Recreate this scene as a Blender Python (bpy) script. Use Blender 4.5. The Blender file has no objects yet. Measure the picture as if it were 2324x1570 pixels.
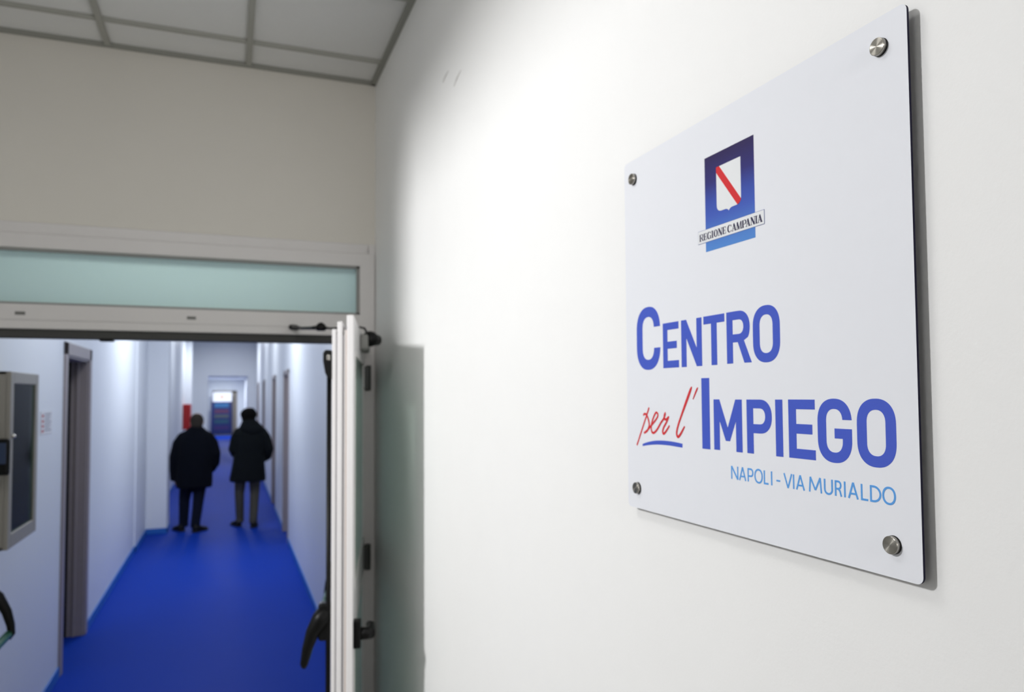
import bpy, bmesh, math, random
from mathutils import Vector, Matrix

# ------------------------------------------------------------------ camera, world, light, exposure
SC = bpy.context.scene
COL = SC.collection
SC.view_settings.view_transform = 'Standard'
SC.view_settings.look = 'None'
SC.view_settings.exposure = 0.26
SC.view_settings.gamma = 1.0
SC.view_settings.use_curve_mapping = False

cam_data = bpy.data.cameras.new('camera')
cam = bpy.data.objects.new('camera', cam_data)
COL.objects.link(cam)
SC.camera = cam
cr, cu, cf = (0.932944, -0.359966, -0.006343), (-0.009561, -0.042385, 0.999056), (0.359895, 0.932002, 0.042985)
cam.matrix_world = Matrix(((cr[0], cu[0], -cf[0], -0.686),
                           (cr[1], cu[1], -cf[1], 0.0),
                           (cr[2], cu[2], -cf[2], 1.9),
                           (0, 0, 0, 1)))
cam_data.sensor_fit = 'HORIZONTAL'
cam_data.sensor_width = 36.0
cam_data.lens = 26.025
cam_data.shift_x = -0.0024
cam_data.shift_y = 0.01605
cam_data.clip_start = 0.02
cam_data.clip_end = 200
cam_data.dof.use_dof = True
cam_data.dof.focus_distance = 0.76
cam_data.dof.aperture_fstop = 6.3

world = bpy.data.worlds.new('world')
SC.world = world
world.use_nodes = True
wb = world.node_tree.nodes['Background']
wb.inputs['Color'].default_value = (0.93, 0.96, 1.0, 1)
wb.inputs['Strength'].default_value = 0.05

def area_light(name, loc, aim, sx, sy, power, color, spread=180.0, shape='RECTANGLE'):
    d = bpy.data.lights.new(name, 'AREA')
    d.shape = shape
    d.size = sx
    d.size_y = sy
    d.energy = power
    d.color = color
    d.spread = math.radians(spread)
    o = bpy.data.objects.new(name, d)
    COL.objects.link(o)
    o.location = loc
    v = Vector(aim) - Vector(loc)
    o.rotation_euler = v.to_track_quat('-Z', 'Y').to_euler()
    return o

# the lamp in the next room that throws light through the wide opening onto the right wall
area_light('lamp_next_room', (-3.6, 1.4, 3.34), (0.0, 3.2, 1.3), 0.32, 0.32, 50.0, (0.995, 0.995, 1.0), 125.0, 'ELLIPSE')
# broad fill from the next-room side and fill behind the camera, both added
area_light('window_light', (-4.7, -0.8, 2.2), (0.0, 2.5, 2.0), 1.5, 1.5, 8.0, (0.98, 0.99, 1.0), 150.0)
area_light('room_lamp', (-0.35, -2.4, 2.5), (0.0, 3.7, 2.9), 0.6, 0.6, 4.0, (1.0, 0.98, 0.96), 75.0)
# overhead fill added to lift the leaf's shadow, above and left of the camera
area_light('ceiling_panel', (-1.25, 1.45, 3.45), (-1.05, 1.6, 0.0), 0.6, 0.6, 8.0, (1.0, 0.99, 0.975), 180.0)
# cool ceiling panels of the corridor
for ly, pw in ((5.2, 16.0), (9.0, 42.0), (13.2, 22.0), (16.4, 15.0), (20.6, 36.0)):
    area_light('corridor_lamp', (-0.85, ly, 3.44), (-0.85, ly, 0.0), 0.6, 0.6, pw, (0.90, 0.95, 1.0), 180.0)
for ly, pw in ((25.8, 16.0), (31.0, 22.0), (36.8, 58.0)):
    area_light('hall_lamp', (-0.85, ly, 2.66), (-0.85, ly, 0.0), 0.6, 0.6, pw, (0.90, 0.95, 1.0), 180.0)

# ------------------------------------------------------------------ materials
def srgb(c):
    return tuple((x / 12.92 if x <= 0.04045 else ((x + 0.055) / 1.055) ** 2.4) for x in (v / 255.0 for v in c))

def mat(name, rgb, rough=0.5, metal=0.0, noise=0.0, nscale=20.0, bump=0.0, bscale=200.0, spec=0.5, coat=0.0, aniso=0.0, trans=0.0):
    m = bpy.data.materials.new(name)
    m.use_nodes = True
    nt = m.node_tree
    b = nt.nodes['Principled BSDF']
    c = srgb(rgb)
    b.inputs['Base Color'].default_value = (*c, 1)
    b.inputs['Roughness'].default_value = rough
    b.inputs['Metallic'].default_value = metal
    b.inputs['Specular IOR Level'].default_value = spec
    b.inputs['Coat Weight'].default_value = coat
    b.inputs['Transmission Weight'].default_value = trans
    tc = nt.nodes.new('ShaderNodeTexCoord')
    if noise > 0:
        n = nt.nodes.new('ShaderNodeTexNoise')
        n.inputs['Scale'].default_value = nscale
        n.inputs['Detail'].default_value = 4
        nt.links.new(tc.outputs['Object'], n.inputs['Vector'])
        mx = nt.nodes.new('ShaderNodeMix')
        mx.data_type = 'RGBA'
        mx.inputs['A'].default_value = (*[v * (1 - noise) for v in c], 1)
        mx.inputs['B'].default_value = (*[min(1, v * (1 + noise)) for v in c], 1)
        nt.links.new(n.outputs['Fac'], mx.inputs['Factor'])
        nt.links.new(mx.outputs['Result'], b.inputs['Base Color'])
    if bump > 0:
        n2 = nt.nodes.new('ShaderNodeTexNoise')
        n2.inputs['Scale'].default_value = bscale
        n2.inputs['Detail'].default_value = 3
        nt.links.new(tc.outputs['Object'], n2.inputs['Vector'])
        bp = nt.nodes.new('ShaderNodeBump')
        bp.inputs['Strength'].default_value = bump
        bp.inputs['Distance'].default_value = 0.002
        nt.links.new(n2.outputs['Fac'], bp.inputs['Height'])
        nt.links.new(bp.outputs['Normal'], b.inputs['Normal'])
    return m

M_wall = mat('white_wall_paint', (246, 246, 245), 0.6, noise=0.012, nscale=6, bump=0.12, bscale=160)
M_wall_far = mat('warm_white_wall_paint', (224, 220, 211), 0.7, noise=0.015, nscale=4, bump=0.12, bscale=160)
M_wall_cor = mat('corridor_wall_paint', (226, 230, 236), 0.45, noise=0.01, nscale=4, bump=0.08, bscale=120)
M_tile = mat('ceiling_tile', (234, 234, 232), 0.9, noise=0.03, nscale=90, bump=0.3, bscale=300)
M_grid = mat('ceiling_grid', (168, 168, 160), 0.5)
M_gridwall = mat('ceiling_edge_trim', (150, 150, 142), 0.6)
M_floor_room = mat('room_floor_tile', (150, 146, 140), 0.5, noise=0.05, nscale=8)
M_pvc = mat('white_door_profile', (228, 226, 226), 0.32, noise=0.01, nscale=5)
M_pvc2 = mat('frame_profile', (222, 219, 217), 0.38, noise=0.01, nscale=5)
M_groove = mat('profile_groove_metal', (178, 176, 182), 0.45)
M_seal = mat('dark_rubber_seal', (66, 66, 64), 0.7)
M_brown_seal = mat('brown_seal_strip', (196, 176, 164), 0.6)
M_black = mat('black_plastic', (9, 9, 9), 0.4, spec=0.2)
M_black_satin = mat('black_coated_metal', (11, 12, 12), 0.3, spec=0.3)
M_chrome = mat('chrome', (225, 222, 215), 0.15, metal=1.0)
M_green = mat('green_push_bar', (22, 96, 66), 0.35)
M_hinge = mat('grey_hinge_metal', (62, 64, 62), 0.4, metal=0.3)
M_skirt = mat('blue_skirting_vinyl', (38, 104, 186), 0.4)
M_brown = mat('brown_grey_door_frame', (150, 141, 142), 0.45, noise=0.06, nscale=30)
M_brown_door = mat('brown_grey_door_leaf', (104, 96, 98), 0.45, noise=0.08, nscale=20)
M_dark = mat('dark_room', (40, 40, 44), 0.8)  # shade of the side rooms, given as a dark wall colour
M_cab = mat('grey_cabinet_metal', (150, 146, 138), 0.45, noise=0.02, nscale=10)
M_cab_in = mat('cabinet_interior', (96, 116, 112), 0.7, noise=0.45, nscale=6)
M_paper = mat('paper', (222, 222, 226), 0.7)
M_redprint = mat('red_print', (180, 60, 66), 0.6)
M_greyprint = mat('grey_print', (120, 124, 140), 0.6)
M_red = mat('red_enamel', (190, 8, 10), 0.4)
M_navy = mat('navy_edge_acrylic', (12, 8, 40), 0.45, spec=0.15)
M_face = mat('white_sign_face', (238, 240, 246), 0.30, bump=0.02, bscale=900, noise=0.006, nscale=40)
M_blue = mat('blue_lettering', (68, 92, 200), 0.35, noise=0.03, nscale=400)
M_light = mat('light_blue_lettering', (92, 162, 232), 0.35)
M_redink = mat('red_lettering', (216, 46, 52), 0.35)
M_ink = mat('navy_lettering', (34, 28, 70), 0.4)
M_white = mat('white_print', (236, 238, 240), 0.35)
M_skin = mat('skin', (186, 138, 116), 0.5, noise=0.05, nscale=30)
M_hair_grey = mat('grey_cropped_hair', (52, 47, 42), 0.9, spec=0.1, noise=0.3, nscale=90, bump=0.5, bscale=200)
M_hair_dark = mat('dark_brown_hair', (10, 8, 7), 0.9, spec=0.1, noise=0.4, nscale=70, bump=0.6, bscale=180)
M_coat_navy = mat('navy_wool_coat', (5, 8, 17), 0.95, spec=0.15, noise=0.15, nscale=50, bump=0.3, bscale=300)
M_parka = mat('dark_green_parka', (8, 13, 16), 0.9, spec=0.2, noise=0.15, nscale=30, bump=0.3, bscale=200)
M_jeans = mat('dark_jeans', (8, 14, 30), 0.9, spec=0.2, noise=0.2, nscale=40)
M_khaki = mat('olive_grey_trousers', (68, 64, 54), 0.85, noise=0.1, nscale=40)
M_shoe = mat('black_shoe_leather', (10, 10, 11), 0.6, spec=0.25)
M_sole = mat('shoe_sole', (34, 32, 32), 0.7)

def brushed():
    # turned steel: highlights run as radial streaks across the round face
    m = mat('brushed_steel', (172, 168, 160), 0.30, metal=1.0)
    nt = m.node_tree
    b = nt.nodes['Principled BSDF']
    b.inputs['Anisotropic'].default_value = 0.88
    b.inputs['Anisotropic Rotation'].default_value = 0.25
    t = nt.nodes.new('ShaderNodeTangent')
    t.direction_type = 'RADIAL'
    t.axis = 'X'
    nt.links.new(t.outputs['Tangent'], b.inputs['Tangent'])
    return m
M_steel = brushed()

def floor_mat():
    m = mat('blue_vinyl_floor', (13, 54, 158), 0.55, noise=0.05, nscale=1.5, bump=0.05, bscale=60, spec=0.04)
    return m
M_floor = floor_mat()

def frosted():
    m = bpy.data.materials.new('frosted_green_glass')
    m.use_nodes = True
    nt = m.node_tree
    b = nt.nodes['Principled BSDF']
    b.inputs['Base Color'].default_value = (*srgb((206, 218, 212)), 1)
    b.inputs['Roughness'].default_value = 0.22
    tr = nt.nodes.new('ShaderNodeBsdfTranslucent')
    tr.inputs['Color'].default_value = (*srgb((240, 254, 246)), 1)
    mx = nt.nodes.new('ShaderNodeMixShader')
    mx.inputs['Fac'].default_value = 0.85
    nt.links.new(b.outputs[0], mx.inputs[1])
    nt.links.new(tr.outputs[0], mx.inputs[2])
    nt.links.new(mx.outputs[0], nt.nodes['Material Output'].inputs['Surface'])
    return m
M_frost = frosted()

def leaf_glass_mat():
    # grey-green obscured glass: part mirror-like, part light passing through as a soft glow
    m = mat('grey_green_door_glass', (112, 122, 116), 0.10, spec=0.6)
    nt = m.node_tree
    tr = nt.nodes.new('ShaderNodeBsdfTranslucent')
    tr.inputs['Color'].default_value = (*srgb((232, 244, 236)), 1)
    mx = nt.nodes.new('ShaderNodeMixShader')
    mx.inputs['Fac'].default_value = 0.86
    nt.links.new(nt.nodes['Principled BSDF'].outputs[0], mx.inputs[1])
    nt.links.new(tr.outputs[0], mx.inputs[2])
    tp = nt.nodes.new('ShaderNodeBsdfTransparent')
    tp.inputs['Color'].default_value = (0.86, 0.95, 0.88, 1)
    m2 = nt.nodes.new('ShaderNodeMixShader')
    m2.inputs['Fac'].default_value = 0.22
    nt.links.new(mx.outputs[0], m2.inputs[1])
    nt.links.new(tp.outputs[0], m2.inputs[2])
    nt.links.new(m2.outputs[0], nt.nodes['Material Output'].inputs['Surface'])
    return m
M_leafglass = leaf_glass_mat()

def clear_glass(tint=(0.80, 0.90, 0.87), ior=1.5):
    m = bpy.data.materials.new('clear_glass')
    m.use_nodes = True
    nt = m.node_tree
    g = nt.nodes.new('ShaderNodeBsdfGlossy')
    g.inputs['Roughness'].default_value = 0.05
    t = nt.nodes.new('ShaderNodeBsdfTransparent')
    t.inputs['Color'].default_value = (*tint, 1)
    fr = nt.nodes.new('ShaderNodeFresnel')
    fr.inputs['IOR'].default_value = ior
    mx = nt.nodes.new('ShaderNodeMixShader')
    nt.links.new(fr.outputs[0], mx.inputs['Fac'])
    nt.links.new(t.outputs[0], mx.inputs[1])
    nt.links.new(g.outputs[0], mx.inputs[2])
    nt.links.new(mx.outputs[0], nt.nodes['Material Output'].inputs['Surface'])
    return m
M_clear = clear_glass()
M_cabglass = clear_glass((0.46, 0.66, 0.58), 1.10)

def emblem_mat():
    # printed colour blend of the emblem's ground: dark violet navy at the top to light blue at the foot
    m = mat('emblem_blue_print', (60, 70, 160), 0.35)
    nt = m.node_tree
    tc = nt.nodes.new('ShaderNodeTexCoord')
    sp = nt.nodes.new('ShaderNodeSeparateXYZ')
    mr = nt.nodes.new('ShaderNodeMapRange')
    mr.inputs['From Min'].default_value = 0.4095
    mr.inputs['From Max'].default_value = 0.551
    cr_ = nt.nodes.new('ShaderNodeValToRGB')
    e = cr_.color_ramp.elements
    e[0].position = 0.0
    e[0].color = (*srgb((84, 140, 214)), 1)
    e[1].position = 1.0
    e[1].color = (*srgb((46, 34, 84)), 1)
    for p, c in ((0.14, (80, 128, 206)), (0.36, (66, 94, 188)), (0.52, (58, 80, 172)), (0.72, (48, 46, 118))):
        x = e.new(p)
        x.color = (*srgb(c), 1)
    nt.links.new(tc.outputs['Object'], sp.inputs[0])
    nt.links.new(sp.outputs['Z'], mr.inputs['Value'])
    nt.links.new(mr.outputs[0], cr_.inputs[0])
    nt.links.new(cr_.outputs[0], nt.nodes['Principled BSDF'].inputs['Base Color'])
    return m
M_emblem = emblem_mat()

# ------------------------------------------------------------------ helpers
def tag(o, label=None, cat=None, group=None, kind=None):
    if label: o['label'] = label
    if cat: o['category'] = cat
    if group: o['group'] = group
    if kind: o['kind'] = kind
    return o

def empty(name, loc=(0, 0, 0), rz=0.0):
    o = bpy.data.objects.new(name, None)
    o.empty_display_size = 0.1
    COL.objects.link(o)
    o.location = loc
    o.rotation_euler = (0, 0, rz)
    return o

def pane(name, b, mf, parent, ymin_face):
    """glass slab: one obscured face, the others clear"""
    bm = bmesh.new()
    box(bm, *b)
    bm.faces.ensure_lookup_table()
    yt = b[2] if ymin_face else b[3]
    for f in bm.faces:
        f.material_index = 0 if all(abs(v.co.y - yt) < 1e-6 for v in f.verts) else 1
    return obj(name, bm, [mf, M_clear], parent)

def obj(name, bm, m, parent=None, bevel=0.0, smooth=False, seg=2):
    bmesh.ops.recalc_face_normals(bm, faces=bm.faces)
    me = bpy.data.meshes.new(name)
    bm.to_mesh(me)
    bm.free()
    ms = m if isinstance(m, (list, tuple)) else [m]
    for x in ms:
        me.materials.append(x)
    o = bpy.data.objects.new(name, me)
    COL.objects.link(o)
    if parent is not None:
        o.parent = parent
    if smooth:
        for p in me.polygons:
            p.use_smooth = True
    if bevel > 0:
        bv = o.modifiers.new('bevel', 'BEVEL')
        bv.width = bevel
        bv.segments = seg
        bv.limit_method = 'ANGLE'
        bv.angle_limit = math.radians(40)
    return o

def box(bm, x0, x1, y0, y1, z0, z1, mi=0, T=None):
    vs = [Vector(p) for p in ((x0, y0, z0), (x1, y0, z0), (x1, y1, z0), (x0, y1, z0), (x0, y0, z1), (x1, y0, z1), (x1, y1, z1), (x0, y1, z1))]
    if T is not None:
        vs = [T @ v for v in vs]
    v = [bm.verts.new(p) for p in vs]
    for f in ((0, 3, 2, 1), (4, 5, 6, 7), (0, 1, 5, 4), (1, 2, 6, 5), (2, 3, 7, 6), (3, 0, 4, 7)):
        fc = bm.faces.new([v[i] for i in f])
        fc.material_index = mi
    return v

def boxes(name, lst, m, parent=None, bevel=0.0):
    bm = bmesh.new()
    for b in lst:
        box(bm, *b)
    return obj(name, bm, m, parent, bevel)

def frame_of(d):
    d = d.normalized()
    a = Vector((0, 0, 1)) if abs(d.z) < 0.9 else Vector((1, 0, 0))
    u = d.cross(a).normalized()
    return u, d.cross(u).normalized()

def tube(bm, pts, rad, n=16, cap=True, flat=None, mi=0):
    """swept tube; rad one number or one per point; flat scales the second axis"""
    pts = [Vector(p) for p in pts]
    rs = rad if isinstance(rad, (list, tuple)) else [rad] * len(pts)
    rings = []
    u0 = None
    for i, p in enumerate(pts):
        d = (pts[min(i + 1, len(pts) - 1)] - pts[max(i - 1, 0)])
        u, w = frame_of(d)
        if u0 is not None:
            u = (u0 - d.normalized() * u0.dot(d.normalized())).normalized()
            w = d.normalized().cross(u).normalized()
        u0 = u
        f = flat if flat else 1.0
        rings.append([bm.verts.new(p + u * math.cos(2 * math.pi * k / n) * rs[i] + w * math.sin(2 * math.pi * k / n) * rs[i] * f) for k in range(n)])
    for a, b in zip(rings, rings[1:]):
        for k in range(n):
            f = bm.faces.new((a[k], a[(k + 1) % n], b[(k + 1) % n], b[k]))
            f.material_index = mi
    if cap:
        bm.faces.new(list(reversed(rings[0])))
        bm.faces.new(rings[-1])

def loft(bm, rings, n=28, power=2.0):
    """rings: (cx, cy, cz, rx, ry[, tilt]) stacked ellipses, closed at both ends"""
    R = []
    for r in rings:
        cx, cy, cz, rx, ry = r[:5]
        tz = r[5] if len(r) > 5 else 0.0
        q = []
        for k in range(n):
            a = 2 * math.pi * k / n
            c, s = math.cos(a), math.sin(a)
            ex = math.copysign(abs(c) ** (2 / power), c)
            ey = math.copysign(abs(s) ** (2 / power), s)
            q.append(bm.verts.new((cx + rx * ex, cy + ry * ey, cz + tz * ex)))
        R.append(q)
    for a, b in zip(R, R[1:]):
        for k in range(n):
            bm.faces.new((a[k], a[(k + 1) % n], b[(k + 1) % n], b[k]))
    bm.faces.new(list(reversed(R[0])))
    bm.faces.new(R[-1])

def ball(bm, c, r, n=16):
    T = Matrix.Translation(Vector(c)) @ Matrix.Diagonal((r[0], r[1], r[2], 1)) if isinstance(r, (tuple, list)) else Matrix.Translation(Vector(c)) @ Matrix.Scale(r, 4)
    bmesh.ops.create_uvsphere(bm, u_segments=n, v_segments=max(8, n // 2), radius=1.0, matrix=T)

def fused(name, bm, m, parent, voxel=0.012, smooth_it=6):
    """turn overlapping closed volumes into ONE continuous surface"""
    o = obj(name, bm, m, parent)
    r = o.modifiers.new('remesh', 'REMESH')
    r.mode = 'VOXEL'
    r.voxel_size = voxel
    r.use_smooth_shade = True
    s = o.modifiers.new('smooth', 'SMOOTH')
    s.factor = 0.5
    s.iterations = smooth_it
    dg = bpy.context.evaluated_depsgraph_get()
    me = bpy.data.meshes.new_from_object(o.evaluated_get(dg))
    o.modifiers.clear()
    o.data = me
    if not me.materials:
        me.materials.append(m)
    for p in me.polygons:
        p.use_smooth = True
    return o

# ------------------------------------------------------------------ the room shell
ZC = 3.485
YF = 3.727
bm = bmesh.new()
box(bm, 0, 0.25, -3.0, YF, 0, ZC + 0.1)
wall_right = obj('wall_right', bm, M_wall)
tag(wall_right, 'bright white painted wall that carries the square sign', kind='structure')
# two faint scuff marks on the paint
for a, b in (((2.452, 2.985), (2.38, 2.998)), ((2.317, 2.918), (2.236, 2.940))):
    bm = bmesh.new()
    tube(bm, [(-0.0004, a[0], a[1]), (-0.0008, (a[0] + b[0]) / 2, (a[1] + b[1]) / 2 + 0.002), (-0.0004, b[0], b[1])], [0.0007, 0.0016, 0.0006], 8)
    tag(obj('scuff_mark', bm, mat('scuff', (176, 174, 168), 0.8), wall_right), 'small grey scuff on the paint')

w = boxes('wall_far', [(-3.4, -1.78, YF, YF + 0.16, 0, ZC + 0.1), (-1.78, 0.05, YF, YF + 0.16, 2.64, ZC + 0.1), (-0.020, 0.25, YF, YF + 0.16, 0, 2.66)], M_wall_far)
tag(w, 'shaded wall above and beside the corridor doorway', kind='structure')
# room to the left: a short pier and a beam leave a wide opening to the next room
w = boxes('wall_left', [(-2.36, -2.2, 2.05, YF, 0, ZC + 0.1), (-2.36, -2.2, -3.0, 2.05, 3.19, ZC + 0.1)], M_wall)
tag(w, 'left wall of the room with the wide opening', kind='structure')
w = boxes('wall_back', [(-6.0, 0.25, -3.15, -3.0, 0, ZC + 0.1)], M_wall)
tag(w, 'back wall of the room behind the camera', kind='structure')
w = boxes('wall_next_room', [(-6.15, -6.0, -3.0, YF, 0, ZC + 0.1), (-6.0, -3.4, YF, YF + 0.16, 0, ZC + 0.1)], M_wall)
tag(w, 'walls of the next room', kind='structure')
f = boxes('floor', [(-6.0, 0.25, -3.0, YF + 0.08, -0.1, 0.0)], M_floor_room)
tag(f, 'pale floor of the room', kind='structure')
f = boxes('floor', [(-2.6, 1.2, YF + 0.08, 42.0, -0.1, 0.0)], M_floor)
tag(f, 'glossy blue vinyl floor of the corridor', kind='structure')

# suspended ceiling: board with tiles as relief, grid bars as a part
bm = bmesh.new()
box(bm, -6.0, 0.25, -3.0, YF, ZC + 0.012, ZC + 0.12)
ceil = obj('ceiling', bm, M_tile)
tag(ceil, 'suspended tile ceiling of the room', kind='structure')
gx = [-0.02 - 0.6 + 0.6 * (1 - k) for k in range(0, 1)]
bars = []
for k in range(1, 10):
    x = -0.012 - 0.599 * k
    bars.append((x - 0.013, x + 0.013, -3.0, YF, ZC - 0.003, ZC + 0.014))
for k in range(0, 11):
    y = 3.468 - 0.60 * k
    bars.append((-6.0, 0.0, y - 0.012, y + 0.012, ZC - 0.002, ZC + 0.014))
boxes('ceiling_grid', bars, M_grid, ceil, 0.002)
# dark shadow gap angle along the walls
boxes('edge_trim', [(-0.024, 0.0, -3.0, YF, ZC - 0.006, ZC + 0.013), (-6.0, 0.0, YF - 0.020, YF, ZC - 0.006, ZC + 0.013)], M_gridwall, ceil)

# ------------------------------------------------------------------ corridor shell
XL, XR = -1.75, 0.05
ZK = 3.50
YE = 23.0
def wall_with_doors(name, x0, x1, y0, y1, doors, h=2.20, label=''):
    segs = []
    y = y0
    for a, b in doors:
        segs.append((x0, x1, y, a, 0, ZK + 0.1))
        segs.append((x0, x1, a, b, h, ZK + 0.1))
        y = b
    segs.append((x0, x1, y, y1, 0, ZK + 0.1))
    return tag(boxes(name, segs, M_wall_cor), label, kind='structure')

LD = [(5.97, 6.85), (24.9, 25.8)]
RD = [(10.09, 10.95), (12.95, 13.85), (16.9, 17.8), (20.3, 21.2)]
wall_with_doors('wall_corridor_left', XL - 0.15, XL, YF + 0.16, 39.0, LD, 2.20, 'left wall of the corridor')
wall_with_doors('wall_corridor_right', XR, XR + 0.15, YF + 0.16, 39.0, RD, 2.20, 'right wall of the corridor')
tag(boxes('wall_pillar', [(XL, -1.475, 11.45, 11.95, 0, ZK)], M_wall_cor), 'white pillar projecting from the left corridor wall', kind='structure')
tag(boxes('wall_pillar', [(XL, -1.736, 10.2, 11.45, 0, ZK)], M_wall_cor), 'shallow step of the left wall in front of the pillar', kind='structure')
tag(boxes('wall_pillar', [(XL, -1.60, 21.4, 21.9, 0, ZK)], M_wall_cor), 'second pillar far down the corridor', kind='structure')
tag(boxes('wall_crossing', [(XL, -1.24, YE, YE + 0.35, 0, ZK), (-0.16, XR, YE, YE + 0.35, 0, ZK), (-1.24, -0.16, YE, YE + 0.35, 2.48, ZK)], M_wall_cor), 'cross wall with a square opening far down the corridor', kind='structure')
tag(boxes('wall_end', [(XL, -1.36, 39.0, 39.2, 0, ZK), (-0.42, XR, 39.0, 39.2, 0, ZK), (-1.36, -0.42, 39.0, 39.2, 2.10, ZK)], M_wall_cor), 'end wall of the corridor', kind='structure')
tag(boxes('ceiling_corridor', [(-2.6, 1.2, YF + 0.16, 42.0, ZK, ZK + 0.1)], M_wall_cor), 'ceiling of the corridor', kind='structure')
tag(boxes('ceiling_hall', [(XL, XR, YE + 0.35, 39.0, 2.70, 2.80)], M_wall_cor), 'lower ceiling beyond the cross wall', kind='structure')
# rooms off the corridor are closed; their darkness is put into the wall colour
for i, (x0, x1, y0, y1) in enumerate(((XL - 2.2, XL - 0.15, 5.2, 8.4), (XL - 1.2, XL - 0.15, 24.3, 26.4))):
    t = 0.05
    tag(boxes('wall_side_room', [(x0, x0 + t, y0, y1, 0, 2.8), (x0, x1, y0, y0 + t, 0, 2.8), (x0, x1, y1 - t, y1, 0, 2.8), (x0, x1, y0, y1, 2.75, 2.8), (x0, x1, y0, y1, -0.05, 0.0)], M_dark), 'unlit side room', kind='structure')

# skirtings: blue vinyl turned up the wall
def skirting(name, segs, label):
    bm = bmesh.new()
    for s in segs:
        box(bm, *s)
    return tag(obj(name, bm, M_skirt, bevel=0.003), label, kind='structure')
SH = 0.075
ls = []
for a, b in ((YF + 0.16, 5.88), (6.94, 10.2), (11.95, 21.4), (21.9, YE)):
    ls.append((XL, XL + 0.012, a, b, 0, SH))
ls.append((XL, -1.724, 10.188, 10.2, 0, SH))
ls.append((-1.736, -1.724, 10.188, 11.438, 0, SH))
ls.append((XL, -1.463, 11.438, 11.45, 0, SH))
ls.append((-1.475, -1.463, 11.438, 11.95, 0, SH))
skirting('baseboard_left', ls, 'blue skirting along the left corridor wall')
rs = []
y = YF + 0.16
for a, b in RD:
    rs.append((XR - 0.012, XR, y, a - 0.06, 0, SH))
    y = b + 0.06
rs.append((XR - 0.012, XR, y, YE, 0, SH))
skirting('baseboard_right', rs, 'blue skirting along the right corridor wall')

# ------------------------------------------------------------------ side doors
def side_door(n, side, a, b, label, ajar=None, h=2.20, cw=0.085):
    """side -1: in the left wall, +1: in the right wall"""
    r = empty('door_%d' % n, (XL if side < 0 else XR, (a + b) / 2, 0))
    tag(r, label, kind='structure')
    w = (b - a) / 2
    s = side
    def X(u, v):
        return (min(s * u, s * v), max(s * u, s * v))
    fr = []
    for y0, y1 in ((-w - cw, -w + 0.004), (w - 0.004, w + cw)):
        fr.append((*X(-0.014, 0.004), y0, y1, 0, h + cw))
    fr.append((*X(-0.014, 0.004), -w - cw, w + cw, h - 0.004, h + cw))
    # lining of the opening
    fr.append((*X(0.0, 0.145), -w, -w + 0.02, 0, h))
    fr.append((*X(0.0, 0.145), w - 0.02, w, 0, h))
    fr.append((*X(0.0, 0.145), -w, w, h - 0.02, h))
    # stop bead
    fr.append((*X(0.06, 0.08), w - 0.035, w - 0.02, 0, h - 0.02))
    fr.append((*X(0.06, 0.08), -w + 0.02, -w + 0.035, 0, h - 0.02))
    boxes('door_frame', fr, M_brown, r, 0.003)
    boxes('door_seal', [(*X(0.118, 0.149), w - 0.024, w - 0.0205, 0, h - 0.02), (*X(0.118, 0.149), -w + 0.0205, -w + 0.024, 0, h - 0.02)], M_black, r)  # black strips standing in for the dark gap into the room behind
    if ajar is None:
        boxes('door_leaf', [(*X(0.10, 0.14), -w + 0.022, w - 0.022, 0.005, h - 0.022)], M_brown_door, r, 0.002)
        bm = bmesh.new()
        tube(bm, [(s * 0.10, w - 0.09, 1.02), (s * 0.045, w - 0.09, 1.02), (s * 0.045, w - 0.21, 1.02)], 0.010, 10)
        obj('door_handle', bm, M_chrome, r, smooth=True)
    else:
        T = Matrix.Translation(Vector((s * 0.15, w - 0.03, 0))) @ Matrix.Rotation(ajar, 4, 'Z')
        bm = bmesh.new()
        box(bm, s * 0.0 - 0.0, s * (2 * w - 0.05), -0.04, 0.0, 0.005, h - 0.022, T=T) if s > 0 else box(bm, -(2 * w - 0.05), 0.0, -0.04, 0.0, 0.005, h - 0.022, T=T)
        obj('door_leaf', bm, M_brown_door, r, 0.002)
        for hz in (1.88, 1.18, 0.48):
            bm = bmesh.new()
            tube(bm, [(s * 0.147, w - 0.028, hz - 0.05), (s * 0.147, w - 0.028, hz + 0.05)], 0.009, 10)
            obj('hinge', bm, M_chrome, r, smooth=True)
    return r

side_door(3, -1, *LD[0], 'brown grey door frame standing open on the left of the corridor', ajar=math.radians(-6))
side_door(4, 1, *RD[0], 'nearest brown grey door on the right of the corridor', cw=0.05)
side_door(5, 1, *RD[1], 'second brown grey door on the right of the corridor', cw=0.05)
side_door(6, 1, *RD[2], 'third brown grey door on the right of the corridor', cw=0.05)
side_door(7, 1, *RD[3], 'farthest brown grey door on the right of the corridor', cw=0.05)

# frame of the door in the end wall
r = empty('door_8', (-0.89, 39.0, 0))
tag(r, 'brown framed door in the end wall behind the banner', kind='structure')
boxes('door_frame', [(-0.53, -0.44, -0.02, 0.15, 0, 2.17), (0.38, 0.60, -0.02, 0.15, 0, 2.17), (-0.53, 0.56, -0.02, 0.15, 2.08, 2.17)], mat('beige_brown_frame', (150, 140, 126), 0.5), r)
boxes('door_leaf', [(-0.44, 0.38, 0.08, 0.12, 0.0, 2.08)], M_wall_cor, r)

# ------------------------------------------------------------------ double door: frame with transom
fr = empty('trim_doorway', (-0.87, YF, 0))
tag(fr, 'pale door frame with a frosted transom above the corridor doorway', kind='structure')
ox = 0.87
def F(lst):
    return [(a + ox, b + ox, c, d, e, g) for a, b, c, d, e, g in lst]
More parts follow.
